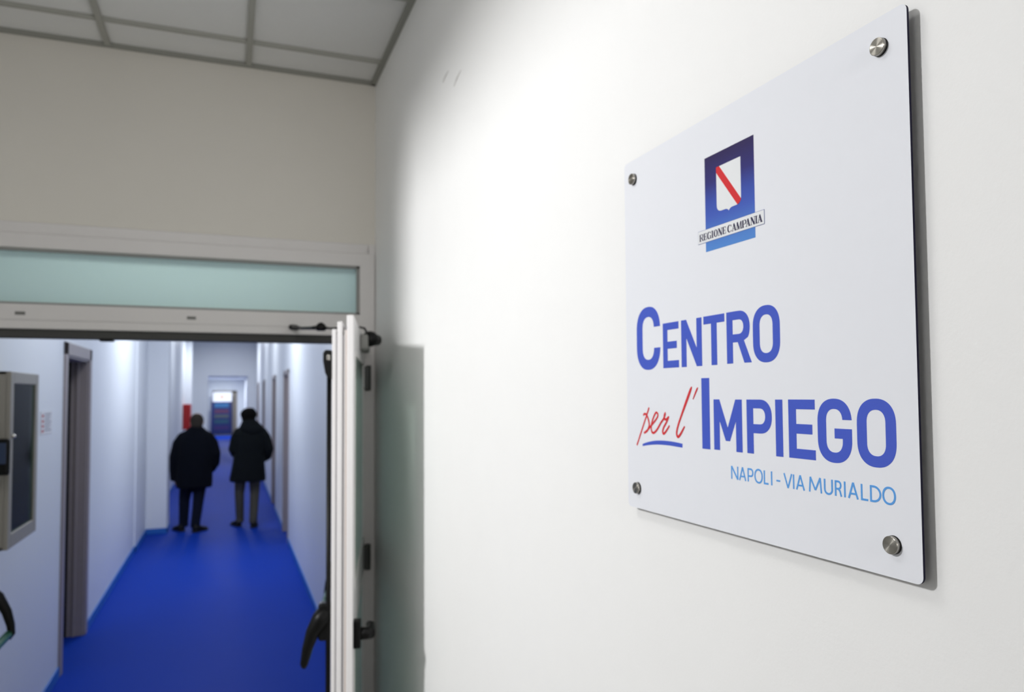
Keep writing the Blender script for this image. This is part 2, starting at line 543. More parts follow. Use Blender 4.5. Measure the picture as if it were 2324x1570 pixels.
# outer profile, stepped: wide flange, inner profile 12 mm prouder, glazing bead set back
boxes('frame_profile', F([
    (-1.78, -0.036, -0.006, 0.02, 2.606, 2.660),
    (-1.78, -0.022, -0.016, 0.085, 2.545, 2.610),
    (-1.78, -0.022, -0.016, 0.085, 2.195, 2.302),
    (-0.078, -0.004, -0.0155, 0.085, 0.0, 2.612),
    (-0.034, 0.0, -0.006, 0.02, 0.0, 2.660),
    (-1.784, -1.713, -0.0155, 0.084, 0.0, 2.612),
]), M_pvc2, fr, 0.004)
boxes('rail_line', F([(-1.70, -0.08, -0.018, -0.014, 2.2325, 2.2345)]), mat('profile_joint', (196, 194, 192), 0.5), fr)
boxes('glazing_bead', F([(-1.715, -0.078, 0.0, 0.03, 2.535, 2.548), (-1.715, -0.078, 0.0, 0.03, 2.300, 2.312), (-0.092, -0.076, 0.0, 0.03, 2.30, 2.548), (-1.722, -1.708, 0.0, 0.03, 2.30, 2.548)]), mat('grey_glazing_bead', (150, 150, 146), 0.5), fr)
pane('transom_pane', F([(-1.712, -0.080, 0.022, 0.034, 2.304, 2.545)])[0], M_frost, fr, True)
boxes('door_stop', F([(-1.70, -0.08, 0.002, 0.085, 2.158, 2.196), (-0.084, -0.074, 0.03, 0.085, 0.0, 2.196)]), M_seal, fr, 0.003)
bm = bmesh.new()
for sx in (-1.523, -0.849):
    box(bm, sx - 0.019 + ox, sx + 0.019 + ox, -0.0185, -0.014, 2.254, 2.268)
obj('drain_cap', bm, mat('grey_drain_cap', (116, 116, 112), 0.5), fr, 0.001)
boxes('latch_keeper', F([(-1.225, -1.170, 0.0, 0.05, 2.148, 2.160)]), M_black, fr, 0.002)

# ------------------------------------------------------------------ the open leaf on the right
HX, HY = -0.055, YF - 0.018
TX, TY = -0.278, 2.62
dv = Vector((TX - HX, TY - HY, 0))
LW = dv.length
ang = math.atan2(dv.y, dv.x)          # leaf local +x runs hinge to tip, +y towards the wall side is negative
leaf = empty('door_1', (HX, HY, 0), ang)
tag(leaf, 'white glazed door leaf standing open towards the sign wall', kind='structure')
# local: x 0..LW, y: 0 is the face towards the sign wall; the body goes to -y? chosen so the body lies on the corridor side
u = dv.normalized()
side_left = Vector((-1, 0, 0))
loc_y = Vector((-u.y, u.x, 0))
SG = 1.0 if loc_y.dot(side_left) > 0 else -1.0
def LB(x0, x1, v0, v1, z0, z1):
    a, b = SG * v0, SG * v1
    return (x0, x1, min(a, b), max(a, b), z0, z1)
ST = 0.095
H1, H2, H3 = 2.182, 2.159, 2.132
# three shells of the profile (towards the wall, middle, corridor side), with rails
def shell(v0, v1, top, ins=0.0, bot=0.012):
    L = LW - ins
    return [LB(L - ST, L, v0, v1, bot, top), LB(0.0, ST, v0, v1, bot, top),
            LB(ST, L - ST, v0, v1, top - 0.125, top), LB(ST, L - ST, v0, v1, bot, 0.16), LB(ST, L - ST, v0, v1, 1.07, 1.21)]
boxes('leaf_frame', shell(0.0, 0.024, H1) + shell(0.0385, 0.0565, H2, 0.002) + shell(0.0600, 0.0745, H3, 0.004), M_pvc, leaf, 0.003)
boxes('leaf_core', shell(0.024, 0.070, H3 - 0.02, 0.011, 0.02), M_groove, leaf)
bm = bmesh.new()
box(bm, *LB(LW - 0.012, LW - 0.0015, 0.0195, 0.0225, 0.02, H1 - 0.03))
box(bm, *LB(LW - 0.012, LW - 0.003, 0.0242, 0.0272, 0.02, H2 - 0.03))
obj('edge_seal', bm, M_brown_seal, leaf)
boxes('edge_strip', [LB(LW - 0.012, LW - 0.004, 0.0275, 0.0325, 0.02, H2 - 0.03)], M_pvc2, leaf)
pane('glass_pane', LB(ST - 0.005, LW - ST + 0.005, 0.006, 0.030, 1.205, 2.062), M_leafglass, leaf, SG > 0)
pane('glass_pane', LB(ST - 0.005, LW - ST + 0.005, 0.006, 0.030, 0.155, 1.075), M_leafglass, leaf, SG > 0)
bm = bmesh.new()
for z0, z1 in ((1.21, 2.057), (0.16, 1.07)):
    for b in (LB(ST - 0.002, ST + 0.012, -0.002, 0.008, z0, z1), LB(LW - ST - 0.012, LW - ST + 0.002, -0.002, 0.008, z0, z1),
              LB(ST, LW - ST, -0.002, 0.008, z1 - 0.012, z1 + 0.002), LB(ST, LW - ST, -0.002, 0.008, z0 - 0.002, z0 + 0.012)):
        box(bm, *b)
obj('glazing_bead', bm, M_pvc2, leaf, 0.002)
# panic device on the corridor face: vertical rod, top latch, lever arms, green push bar
VF = 0.0745
bm = bmesh.new()
xr = LW - 0.030
tube(bm, [(xr, SG * (VF + 0.011), 0.05), (xr, SG * (VF + 0.011), 1.98)], 0.0085, 12)
obj('latch_rod', bm, M_black, leaf, smooth=True)
bm = bmesh.new()
prof = [(0.0, 2.058), (0.022, 2.060), (0.031, 2.050), (0.031, 2.020), (0.024, 1.980), (0.014, 1.958), (0.0, 1.955)]
for xa, xb in ((xr - 0.028, xr + 0.028),):
    A = [bm.verts.new((xa, SG * (VF + p), z)) for p, z in prof]
    B = [bm.verts.new((xb, SG * (VF + p), z)) for p, z in prof]
    bm.faces.new(A)
    bm.faces.new(list(reversed(B)))
    for k in range(len(prof)):
        j = (k + 1) % len(prof)
        bm.faces.new((A[k], A[j], B[j], B[k]))
lt = obj('top_latch', bm, M_black_satin, leaf, 0.004)
bm = bmesh.new()
box(bm, xr - 0.012, xr + 0.0305, min(SG * (VF + 0.006), SG * (VF + 0.018)), max(SG * (VF + 0.006), SG * (VF + 0.018)), 2.022, 2.042)
obj('latch_screw', bm, M_chrome, lt, 0.003)

def panic_set(parent, xs, vf, sgn, zp=1.135, zb=0.982):
    """two black brackets with curved arms and a green bar between them; xs = (near hinge, near tip)"""
    first = True
    for x in xs:
        bm = bmesh.new()
        box(bm, x - 0.022, x + 0.022, min(sgn * vf, sgn * (vf + 0.045)), max(sgn * vf, sgn * (vf + 0.045)), zp - 0.085, zp + 0.045)
        h = obj('lever_bracket', bm, M_black_satin, parent, 0.010, seg=3)
        bm = bmesh.new()
        for dx in (-0.014, 0.014):
            tube(bm, [(x + dx * 0.5, sgn * (vf + 0.014), zp + 0.020), (x + dx * 0.5, sgn * (vf + 0.040), zp - 0.014), (x + dx * 0.5, sgn * (vf + 0.064), zp - 0.056), (x + dx * 0.5, sgn * (vf + 0.082), zp - 0.110), (x + dx * 0.5, sgn * (vf + 0.092), zb - 0.008), (x + dx * 0.5, sgn * (vf + 0.093), zb - 0.022)],
                 [0.028, 0.030, 0.024, 0.018, 0.014, 0.008], 14)
        obj('lever_arm', bm, M_black, parent, smooth=True)
        bm = bmesh.new()
        ball(bm, (x + 0.0226, sgn * (vf + 0.022), zp - 0.012), (0.003, 0.010, 0.010), 12)
        ball(bm, (x + 0.0180, sgn * (vf + 0.050), zp - 0.035), (0.004, 0.006, 0.006), 12)
        obj('bracket_screw', bm, M_chrome, h, smooth=True)
    bm = bmesh.new()
    tube(bm, [(xs[0] + 0.012, sgn * (vf + 0.086), zb + 0.004), (xs[1] - 0.012, sgn * (vf + 0.086), zb + 0.004)], 0.012, 16)
    obj('push_bar', bm, M_green, parent, smooth=True)
panic_set(leaf, (0.14, LW - 0.045), VF, SG)

# room-side lever handle near the tip
bm = bmesh.new()
box(bm, *LB(LW - 0.054, LW - 0.010, -0.026, 0.0, 1.022, 1.116))
obj('handle_plate', bm, M_black, leaf, 0.004)
bm = bmesh.new()
tube(bm, [(LW - 0.034, SG * -0.008, 1.068), (LW - 0.034, SG * -0.050, 1.068), (LW - 0.036, SG * -0.062, 1.068)], [0.022, 0.021, 0.020], 16)
tube(bm, [(LW - 0.034, SG * -0.056, 1.066), (LW - 0.060, SG * -0.060, 1.066), (LW - 0.130, SG * -0.060, 1.066), (LW - 0.145, SG * -0.050, 1.066)], [0.020, 0.016, 0.014, 0.012], 14)
obj('lever_handle', bm, M_black, leaf, smooth=True)
# hinges
for hz in (1.985, 1.11, 0.26):
    bm = bmesh.new()
    tube(bm, [(0.030, SG * -0.020, hz - 0.062), (0.030, SG * -0.020, hz + 0.062)], 0.013, 14)
    box(bm, *LB(0.012, 0.060, -0.018, 0.001, hz - 0.055, hz + 0.055))
    box(bm, *LB(-0.012, 0.020, -0.016, -0.004, hz - 0.055, hz + 0.055))
    obj('hinge', bm, M_hinge, leaf, 0.002)
# door closer: body on the wall-side face, spindle cap, arm over the leaf to the header
bm = bmesh.new()
box(bm, *LB(0.30, 0.58, -0.034, 0.0, 2.092, 2.158))
cl = obj('closer_body', bm, mat('grey_closer_body', (128, 128, 124), 0.45), leaf, 0.010, seg=3)
bm = bmesh.new()
K1 = (Matrix.Translation(Vector((HX, HY, 0))) @ Matrix.Rotation(ang, 4, 'Z')).inverted() @ Vector((-0.120, 3.19, 2.142))
ball(bm, K1, (0.036, 0.036, 0.034), 20)
tube(bm, [K1, K1 + Vector((-0.050, SG * -0.030, -0.002))], [0.028, 0.023], 16)
tube(bm, [K1, K1 + Vector((0.0, SG * 0.045, 0.0))], [0.020, 0.020], 16)
obj('closer_knob', bm, M_black, leaf, smooth=True)
# the folding arm: world points brought into the leaf's frame
inv = (Matrix.Translation(Vector((HX, HY, 0))) @ Matrix.Rotation(ang, 4, 'Z')).inverted()
def LP(p):
    return inv @ Vector(p)
bm = bmesh.new()
tube(bm, [LP((-0.118, 3.20, 2.152)), LP((-0.126, 3.21, 2.163)), LP((-0.140, 3.215, 2.190)), LP((-0.160, 3.22, 2.194)), LP((-0.282, 3.25, 2.188)), LP((-0.318, 3.26, 2.196))], [0.005, 0.005, 0.005, 0.0045, 0.0045, 0.006], 10)
tube(bm, [LP((-0.318, 3.262, 2.178)), LP((-0.318, 3.262, 2.186)), LP((-0.318, 3.262, 2.205)), LP((-0.318, 3.262, 2.214))], [0.016, 0.026, 0.018, 0.006], 14)
tube(bm, [LP((-0.318, 3.262, 2.194)), LP((-0.345, 3.36, 2.198)), LP((-0.375, 3.50, 2.208)), LP((-0.405, 3.66, 2.228))], [0.012, 0.008, 0.007, 0.008], 12)
tube(bm, [LP((-0.372, 3.695, 2.225)), LP((-0.385, 3.692, 2.228)), LP((-0.408, 3.690, 2.229)), LP((-0.418, 3.692, 2.230))], [0.009, 0.013, 0.013, 0.009], 12)
obj('closer_arm', bm, M_black, leaf, smooth=True)

# ------------------------------------------------------------------ the narrow left leaf, opened towards the room (only its fittings reach the frame)
LH = Vector((-1.705, YF - 0.018, 0))
LT = Vector((-1.675, 3.20, 0))
dv2 = LT - LH
LW2 = dv2.length
ang2 = math.atan2(dv2.y, dv2.x)
leaf2 = empty('door_2', LH, ang2)
tag(leaf2, 'narrow left door leaf with black lever arm and green push bar', kind='structure')
u2 = dv2.normalized()
ly2 = Vector((-u2.y, u2.x, 0))
S2 = 1.0 if ly2.dot(Vector((-1, 0, 0))) > 0 else -1.0
def LB2(x0, x1, v0, v1, z0, z1):
    a, b = S2 * v0, S2 * v1
    return (x0, x1, min(a, b), max(a, b), z0, z1)
def shell2(v0, v1, top, bot=0.012):
    L = LW2
    return [LB2(L - ST, L, v0, v1, bot, top), LB2(0.0, ST, v0, v1, bot, top), LB2(ST, L - ST, v0, v1, top - 0.125, top), LB2(ST, L - ST, v0, v1, bot, 0.16), LB2(ST, L - ST, v0, v1, 1.07, 1.21)]
boxes('leaf_frame', shell2(0.0, 0.070, 2.15), M_pvc, leaf2, 0.003)
boxes('glass_pane', [LB2(ST - 0.005, LW2 - ST + 0.005, 0.025, 0.045, 1.205, 2.03)], M_leafglass, leaf2)
boxes('glass_pane', [LB2(ST - 0.005, LW2 - ST + 0.005, 0.025, 0.045, 0.155, 1.075)], M_leafglass, leaf2)

# lever and bar of that leaf, in world metres brought into its frame
inv2 = (Matrix.Translation(LH) @ Matrix.Rotation(ang2, 4, 'Z')).inverted()
def L2(p):
    return inv2 @ Vector(p)
bm = bmesh.new()
box(bm, *LB2(0.16, 0.21, -0.045, 0.0, 1.06, 1.22))
obj('lever_bracket', bm, M_black_satin, leaf2, 0.01)
bm = bmesh.new()
YB = 3.50
tube(bm, [L2((-1.655, YB, 1.185)), L2((-1.590, YB, 1.170)), L2((-1.528, YB, 1.112)), L2((-1.498, YB, 1.052)), L2((-1.484, YB, 1.000)), L2((-1.480, YB, 0.965)), L2((-1.488, YB - 0.01, 0.948))], [0.022, 0.024, 0.022, 0.018, 0.015, 0.013, 0.009], 14)
obj('lever_arm', bm, M_black, leaf2, smooth=True)
bm = bmesh.new()
tube(bm, [L2((-1.489, YB - 0.005, 0.965)), L2((-1.491, YB - 0.42, 0.965))], 0.0155, 16)
obj('push_bar', bm, M_green, leaf2, smooth=True)

# ------------------------------------------------------------------ things on the corridor walls
# glazed grey cabinet
cb = empty('wall_cabinet', (XL, 4.19, 1.62))
tag(cb, 'grey metal cabinet with a glass door hung on the left corridor wall', 'cabinet')
D0, D1 = 0.0, 0.150
yA, yB, zA, zB = -0.262, 0.262, -0.402, 0.398
boxes('cabinet_body', [(D0, D1 - 0.02, yA, yA + 0.015, zA, zB), (D0, D1 - 0.02, yB - 0.015, yB, zA, zB), (D0, D1 - 0.02, yA, yB, zA, zA + 0.015), (D0, D1 - 0.02, yA, yB, zB - 0.015, zB), (D0, 0.006, yA, yB, zA, zB)], M_cab, cb, 0.002)
boxes('cabinet_back', [(0.006, 0.012, yA + 0.015, yB - 0.015, zA + 0.015, zB - 0.015)], M_cab_in, cb)
dr = boxes('cabinet_door', [(D1 - 0.02, D1, yA, yA + 0.055, zA, zB), (D1 - 0.02, D1, yB - 0.055, yB, zA, zB), (D1 - 0.02, D1, yA + 0.055, yB - 0.055, zA, zA + 0.065), (D1 - 0.02, D1, yA + 0.055, yB - 0.055, zB - 0.055, zB)], M_cab, cb, 0.004)
boxes('glass_pane', [(D1 - 0.012, D1 - 0.008, yA + 0.05, yB - 0.05, zA + 0.06, zB - 0.05)], M_cabglass, dr)
bm = bmesh.new()
ball(bm, (D1 + 0.006, yA + 0.035, 0.105), 0.010, 12)
obj('door_knob', bm, M_chrome, dr, smooth=True)
boxes('shelf', [(0.012, D1 - 0.03, yA + 0.015, yB - 0.015, 0.180, 0.190)], M_seal, cb)
boxes('shelf', [(0.012, D1 - 0.03, yA + 0.015, yB - 0.015, -0.040, -0.032)], M_cab, cb)
boxes('shelf', [(0.012, D1 - 0.03, yA + 0.015, yB - 0.015, -0.215, -0.207)], M_cab, cb)

# dark card terminal on the left jamb
ct = empty('card_terminal', (-1.640, 3.84, 1.64))
tag(ct, 'black wall terminal with a small bluish screen in front of the grey cabinet', 'terminal')
bm = bmesh.new()
box(bm, -0.045, 0.062, -0.012, 0.012, -0.080, 0.080)
obj('housing', bm, M_black, ct, 0.012, seg=3)
boxes('screen', [(-0.035, 0.050, -0.0145, -0.0115, -0.030, 0.062)], mat('blue_screen_glass', (44, 58, 88), 0.3), ct, 0.002)
boxes('mounting_arm', [(-0.075, -0.040, -0.006, 0.006, -0.02, 0.02)], M_black, ct)

# printed notice
nt_ = empty('paper_notice', (XL + 0.001, 5.385, 1.74))
tag(nt_, 'white paper notice with red marks taped beside the grey cabinet', 'notice')
boxes('sheet', [(0, 0.002, -0.155, 0.155, -0.072, 0.072)], M_paper, nt_)
bm = bmesh.new()
for k, z in enumerate((0.045, 0.012, -0.018, -0.048)):
    box(bm, 0.002, 0.0026, -0.125, -0.075, z - 0.008, z + 0.008)
obj('red_marks', bm, M_redprint, nt_)
bm = bmesh.new()
for k in range(7):
    box(bm, 0.002, 0.0026, -0.05, 0.125 - 0.02 * (k % 3), 0.052 - 0.017 * k, 0.058 - 0.017 * k)
obj('text_lines', bm, M_greyprint, nt_)

# red hose cabinet far along the left wall
rc = empty('fire_hose_cabinet', (XL, 20.6, 1.40))
tag(rc, 'red fire cabinet on the left corridor wall behind the bald man', 'cabinet')
boxes('cabinet_body', [(0, 0.155, -0.35, 0.35, -0.33, 0.30)], M_red, rc, 0.008)
boxes('cabinet_door', [(0.155, 0.170, -0.34, 0.34, -0.32, 0.29)], M_red, rc, 0.004)

# banner at the far end
bn = empty('banner', (-0.93, 38.4, 0))
tag(bn, 'blue banner with coloured rows and a white head at the corridor end', 'banner')
boxes('foot', [(-0.53, 0.40, -0.10, 0.10, 0, 0.05)], mat('banner_foot', (90, 92, 100), 0.4), bn, 0.01)
boxes('blue_field', [(-0.53, 0.40, -0.004, 0.004, 0.05, 1.63)], mat('banner_blue', (6, 24, 78), 0.5, noise=0.1, nscale=2), bn)
boxes('white_head', [(-0.46, 0.39, -0.004, 0.004, 1.63, 2.10)], M_paper, bn)
bm = bmesh.new()
ball(bm, (-0.05, -0.006, 1.86), (0.09, 0.003, 0.09), 16)
obj('round_emblem', bm, mat('orange_print', (214, 178, 150), 0.5), bn)
for z0, z1, c in ((1.36, 1.56, (26, 84, 128)), (1.10, 1.24, (74, 30, 60)), (0.87, 1.00, (62, 70, 66)), (0.60, 0.76, (10, 58, 74)), (0.32, 0.44, (48, 22, 78))):
    boxes('text_band', [(-0.38, 0.26, -0.007, -0.004, z0, z1)], mat('banner_band', c, 0.5, noise=0.3, nscale=12), bn)

# ------------------------------------------------------------------ the sign
GAP = 0.0155
Y0, Z0 = 1.17312, 1.69980
SW, SHT = 0.599, 0.6117
# local frame of the sign: local -y runs to the right in the picture; x towards the wall is +
sign = empty('wall_sign', (-GAP, Y0, Z0))
sign.scale = (1.0, 1.00763, 1.00763)
tag(sign, 'square white sign on steel standoffs with blue lettering on the bright wall', 'sign')

def rrect(w0, h0, w1, h1, r, n=8):
    P = []
    for cx, cy, a0 in ((w1 - r, h1 - r, 0), (w0 + r, h1 - r, 90), (w0 + r, h0 + r, 180), (w1 - r, h0 + r, 270)):
        for k in range(n + 1):
            a = math.radians(a0 + 90 * k / n)
            P.append((cx + r * math.cos(a), cy + r * math.sin(a)))
    return P

def flat(name, polys, m, parent, x0, x1):
    """polygons (with holes) in sign millimetres -> plate between x0 and x1 (metres, local)"""
    bm = bmesh.new()
    for gi, grp in enumerate(polys):
        gofs = -(gi % 6) * 2.5e-5 if len(polys) > 12 else 0.0
        cu_ = bpy.data.curves.new('c', 'CURVE')
        cu_.dimensions = '2D'
        cu_.fill_mode = 'BOTH'
        cu_.extrude = abs(x1 - x0) / 2
        for P in grp:
            sp = cu_.splines.new('POLY')
            sp.points.add(len(P) - 1)
            for i, (a, b) in enumerate(P):
                sp.points[i].co = (a / 1000, b / 1000, 0, 1)
            sp.use_cyclic_u = True
        o = bpy.data.objects.new('c', cu_)
        COL.objects.link(o)
        dg = bpy.context.evaluated_depsgraph_get()
        me = bpy.data.meshes.new_from_object(o.evaluated_get(dg))
        bm2 = bmesh.new()
        bm2.from_mesh(me)
        idx = {}
        for v in bm2.verts:
            idx[v.index] = bm.verts.new(((x0 + x1) / 2 - v.co.z + gofs, -v.co.x, v.co.y))
        for f_ in bm2.faces:
            try:
                bm.faces.new([idx[v.index] for v in f_.verts])
            except ValueError:
                pass
        bm2.free()
        bpy.data.objects.remove(o)
        bpy.data.meshes.remove(me)
        bpy.data.curves.remove(cu_)
    bmesh.ops.remove_doubles(bm, verts=bm.verts, dist=1e-6)
    return obj(name, bm, m, parent)

flat('sign_face', [[rrect(0, 0, SW * 1000, SHT * 1000, 8)]], M_face, sign, 0.0, 0.0004)
flat('sign_backing', [[rrect(0.1, 0.1, SW * 1000 - 0.1, SHT * 1000 - 0.1, 8)]], M_navy, sign, 0.0004, 0.0034)

# glyph outlines in sign millimetres
def stad(x0, y0, x1, y1, p=2.6, n=56, ry=None):
    """tall rounded form: straight flanks with half-round ends"""
    rx = (x1 - x0) / 2
    if ry is None:
        ry = min(rx * 1.02, (y1 - y0) / 2)
    cx = (x0 + x1) / 2
    P = []
    for k in range(n // 2 + 1):
        a = math.pi * k / (n // 2)
        P.append((cx + rx * math.copysign(abs(math.cos(a)) ** (2 / p), math.cos(a)), y1 - ry + ry * abs(math.sin(a)) ** (2 / p)))
    for k in range(n // 2 + 1):
        a = math.pi + math.pi * k / (n // 2)
        P.append((cx + rx * math.copysign(abs(math.cos(a)) ** (2 / p), math.cos(a)), y0 + ry - ry * abs(math.sin(a)) ** (2 / p)))
    return P

def ring(x0, y0, x1, y1, t, tb=None, p=2.3):
    tb = tb or t
    w = (x1 - x0) / 2
    wi = w - t
    return [stad(x0, y0, x1, y1, p, ry=w * 1.06), stad(x0 + t, y0 + tb, x1 - t, y1 - tb, p, ry=wi * 1.10)]

def rect(x0, y0, x1, y1):
    return [(x0, y0), (x1, y0), (x1, y1), (x0, y1)]

def arc_right(x0, x1, y0, y1, p=2.2, n=20):
    """right half outline from (x0,y1) round to (x0,y0): used for bowls"""
    ry = (y1 - y0) / 2
    cy = (y0 + y1) / 2
    rx = min(ry, x1 - x0)
    cx = x1 - rx
    P = []
    for k in range(n + 1):
        a = math.pi / 2 - math.pi * k / n
        P.append((cx + rx * math.cos(a) ** (2 / p) if math.cos(a) > 1e-9 else cx, cy + ry * math.copysign(abs(math.sin(a)) ** (2 / p), math.sin(a))))
    return P

def gC(x0, y0, x1, y1, t, tb, g0, g1):
    """C: open ring, gap on the right between g0 and g1"""
    o, i = ring(x0, y0, x1, y1, t, tb)
    xm = (x0 + x1) / 2
    top = [q for q in o if q[1] > g1 or q[0] < xm]
    # outer path counter-clockwise from right end of upper arm to right end of lower arm
    n = len(o)
    out = [q for q in o[:n // 2] if not (q[0] > xm and q[1] < g1)] + [q for q in o[n // 2:] if not (q[0] > xm and q[1] > g0)]
    inn = [q for q in i[:n // 2] if not (q[0] > xm and q[1] < g1)] + [q for q in i[n // 2:] if not (q[0] > xm and q[1] > g0)]
    return [[(x1, g1)] + out + [(x1, g0), (x1 - t, g0)] + list(reversed(inn)) + [(x1 - t, g1)]]

def gG(x0, y0, x1, y1, t, tb, bar0, bar1, barx, g1):
    o, i = ring(x0, y0, x1, y1, t, tb)
    xm = (x0 + x1) / 2
    n = len(o)
    out = [q for q in o[:n // 2] if not (q[0] > xm and q[1] < g1)] + [q for q in o[n // 2:] if not (q[0] > xm and q[1] > bar0)]
    inn = [q for q in i[:n // 2] if not (q[0] > xm and q[1] < g1)] + [q for q in i[n // 2:] if not (q[0] > xm and q[1] > bar0)]
    return [[(x1, g1)] + out + [(x1, bar1), (barx, bar1), (barx, bar0), (x1 - t, bar0)] + list(reversed(inn)) + [(x1 - t, g1)]]

def gE(x0, y0, x1, y1, t, tb, mx):
    ym = (y0 + y1) / 2 + 0.2
    return [[(x0, y0), (x1, y0), (x1, y0 + tb), (x0 + t, y0 + tb), (x0 + t, ym - tb / 2), (mx, ym - tb / 2), (mx, ym + tb / 2), (x0 + t, ym + tb / 2), (x0 + t, y1 - tb), (x1, y1 - tb), (x1, y1), (x0, y1)]]

def gN(x0, y0, x1, y1, t, t2):
    return [[(x0, y0), (x0 + t, y0), (x0 + t, y0 + 45), (x1 - t, y0), (x1, y0), (x1, y1), (x1 - t2, y1), (x1 - t2, y0 + 28), (x0 + t, y1), (x0, y1)]]

letters_blue = []
# CENTRO
letters_blue.append(gC(36.4, 238.6, 111.4, 345.9, 19.2, 17.2, 275.0, 310.3))
letters_blue.append(gE(119.7, 239.8, 165.1, 313.1, 13.3, 11.6, 159.6))
letters_blue.append(gN(172.5, 239.6, 226.6, 313.2, 13.7, 13.3))
letters_blue.append([[(249.9, 239.8), (263.5, 239.8), (263.5, 301.5), (281.8, 301.5), (281.8, 313.4), (231.5, 313.4), (231.5, 301.5), (249.9, 301.5)]])
bo = arc_right(300, 337.0, 266.5, 313.7)
letters_blue.append([[(286.5, 313.7)] + bo[:-6] + [(324.3, 271.6), (340.0, 240.3), (324.6, 240.3), (311.0, 269.8), (300.0, 269.8), (300.0, 240.3), (286.5, 240.3)],
                     [(300.0, 301.5)] + arc_right(300, 323.6, 281.2, 301.5) + [(300.0, 281.2)]])
letters_blue.append(ring(343.4, 238.9, 396.3, 315.1, 13.6, 12.4))
w1 = flat('lettering', letters_blue, M_blue, sign, -0.0003, 0.0001)
tag(w1, 'blue word CENTRO')
# IMPIEGO
g = []
g.append([rect(223.6, 115.4, 243.2, 221.2)])
g.append([[(252.8, 116.0), (266.4, 116.0), (266.6, 158.3), (280.2, 130.1), (289.6, 130.1), (303.5, 158.8), (303.5, 116.0), (317.0, 116.0), (317.0, 189.4), (303.0, 189.4), (284.9, 149.1), (266.6, 189.4), (252.8, 189.4)]])
g.append([[(327.0, 189.5)] + arc_right(340, 377.5, 144.0, 189.5) + [(340.6, 144.0), (340.6, 116.2), (327.0, 116.2)],
          [(340.6, 177.6)] + arc_right(341, 364.6, 156.3, 177.6) + [(340.6, 156.3)]])
g.append([rect(384.4, 116.1, 397.8, 189.7)])
g.append(gE(408.5, 116.3, 454.2, 189.9, 13.6, 12.1, 449.4))
g.append(gG(458.3, 115.8, 511.0, 191.2, 13.7, 12.1, 144.6, 156.2, 485.0, 166.6))
g.append(ring(518.5, 115.8, 571.3, 191.4, 13.6, 12.3))
w2 = flat('lettering', g, M_blue, sign, -0.0003, 0.0001)
tag(w2, 'blue word IMPIEGO')

# thin sans letters drawn as strokes
def stroke(P, t, closed=False):
    """mitred outline around a polyline; t = width"""
    n = len(P)
    L, R = [], []
    for i in range(n):
        p = Vector(P[i])
        if closed:
            a, b = Vector(P[i - 1]), Vector(P[(i + 1) % n])
        else:
            a, b = Vector(P[max(i - 1, 0)]), Vector(P[min(i + 1, n - 1)])
        d1 = (p - a).normalized() if (p - a).length > 1e-9 else (b - p).normalized()
        d2 = (b - p).normalized() if (b - p).length > 1e-9 else d1
        n1 = Vector((-d1.y, d1.x))
        n2 = Vector((-d2.y, d2.x))
        m_ = (n1 + n2)
        m_ = m_.normalized() if m_.length > 1e-6 else n1
        k = 1 / max(0.45, m_.dot(n1))
        w_ = (t[i] if isinstance(t, (list, tuple)) else t) / 2
        L.append((p.x + m_.x * w_ * k, p.y + m_.y * w_ * k))
        R.append((p.x - m_.x * w_ * k, p.y - m_.y * w_ * k))
    if closed:
        return [L, list(reversed(R))]
    return [L + list(reversed(R))]

def smooth_line(P, n=8):
    """Catmull-Rom through points (tuples of any length)"""
    out = []
    Q = [P[0]] + list(P) + [P[-1]]
    for i in range(1, len(Q) - 2):
        a, b, c, d = Q[i - 1], Q[i], Q[i + 1], Q[i + 2]
        for k in range(n):
            t = k / n
            out.append(tuple(0.5 * ((2 * b[j]) + (-a[j] + c[j]) * t + (2 * a[j] - 5 * b[j] + 4 * c[j] - d[j]) * t * t + (-a[j] + 3 * b[j] - 3 * c[j] + d[j]) * t ** 3) for j in range(len(b))))
    out.append(tuple(P[-1]))
    return out

def ell(x0, y0, x1, y1, n=40, p=2.15):
    return [((x0 + x1) / 2 + (x1 - x0) / 2 * math.copysign(abs(math.cos(2 * math.pi * k / n)) ** (2 / p), math.cos(2 * math.pi * k / n)),
             (y0 + y1) / 2 + (y1 - y0) / 2 * math.copysign(abs(math.sin(2 * math.pi * k / n)) ** (2 / p), math.sin(2 * math.pi * k / n))) for k in range(n)]

yb, yt = 77.4, 95.6
T_ = 2.35
h_ = T_ / 2
S = []
def seg(*pts, t=None):
    S.append(stroke(list(pts), t or T_))
def lN(x0, x1):
    seg((x0 + h_, yb), (x0 + h_, yt)); seg((x1 - h_, yb), (x1 - h_, yt)); seg((x0 + h_ + 0.2, yt - 0.3), (x1 - h_ - 0.2, yb + 0.3), t=T_ + 0.3)
def lA(x0, x1):
    xm = (x0 + x1) / 2
    seg((x0 + h_, yb), (xm, yt)); seg((xm, yt), (x1 - h_, yb)); seg((x0 + (x1 - x0) * 0.24, yb + 5.6), (x1 - (x1 - x0) * 0.24, yb + 5.6), t=2.1)
def lP(x0, x1):
    seg((x0 + h_, yb), (x0 + h_, yt))
    A = arc_right(x0 + 2, x1 - h_, yb + 7.6, yt - 1.0)
    seg((x0 + 1.2, yt - 1.0), *A, (x0 + 1.2, yb + 7.6))
def lR(x0, x1):
    seg((x0 + h_, yb), (x0 + h_, yt))
    A = arc_right(x0 + 2, x1 - h_ - 0.8, yb + 8.6, yt - 1.0)
    seg((x0 + 1.2, yt - 1.0), *A, (x0 + 1.2, yb + 8.6))
    seg((x0 + 5.6, yb + 8.6), (x1 - 3.2, yb + 6.2), (x1 - h_, yb))
def lO(x0, x1):
    S.append(stroke(ell(x0 + h_, yb + 0.7, x1 - h_, yt - 0.2), T_, True))
def lL(x0, x1):
    seg((x0 + h_, yt), (x0 + h_, yb + 1.05), (x1, yb + 1.05))
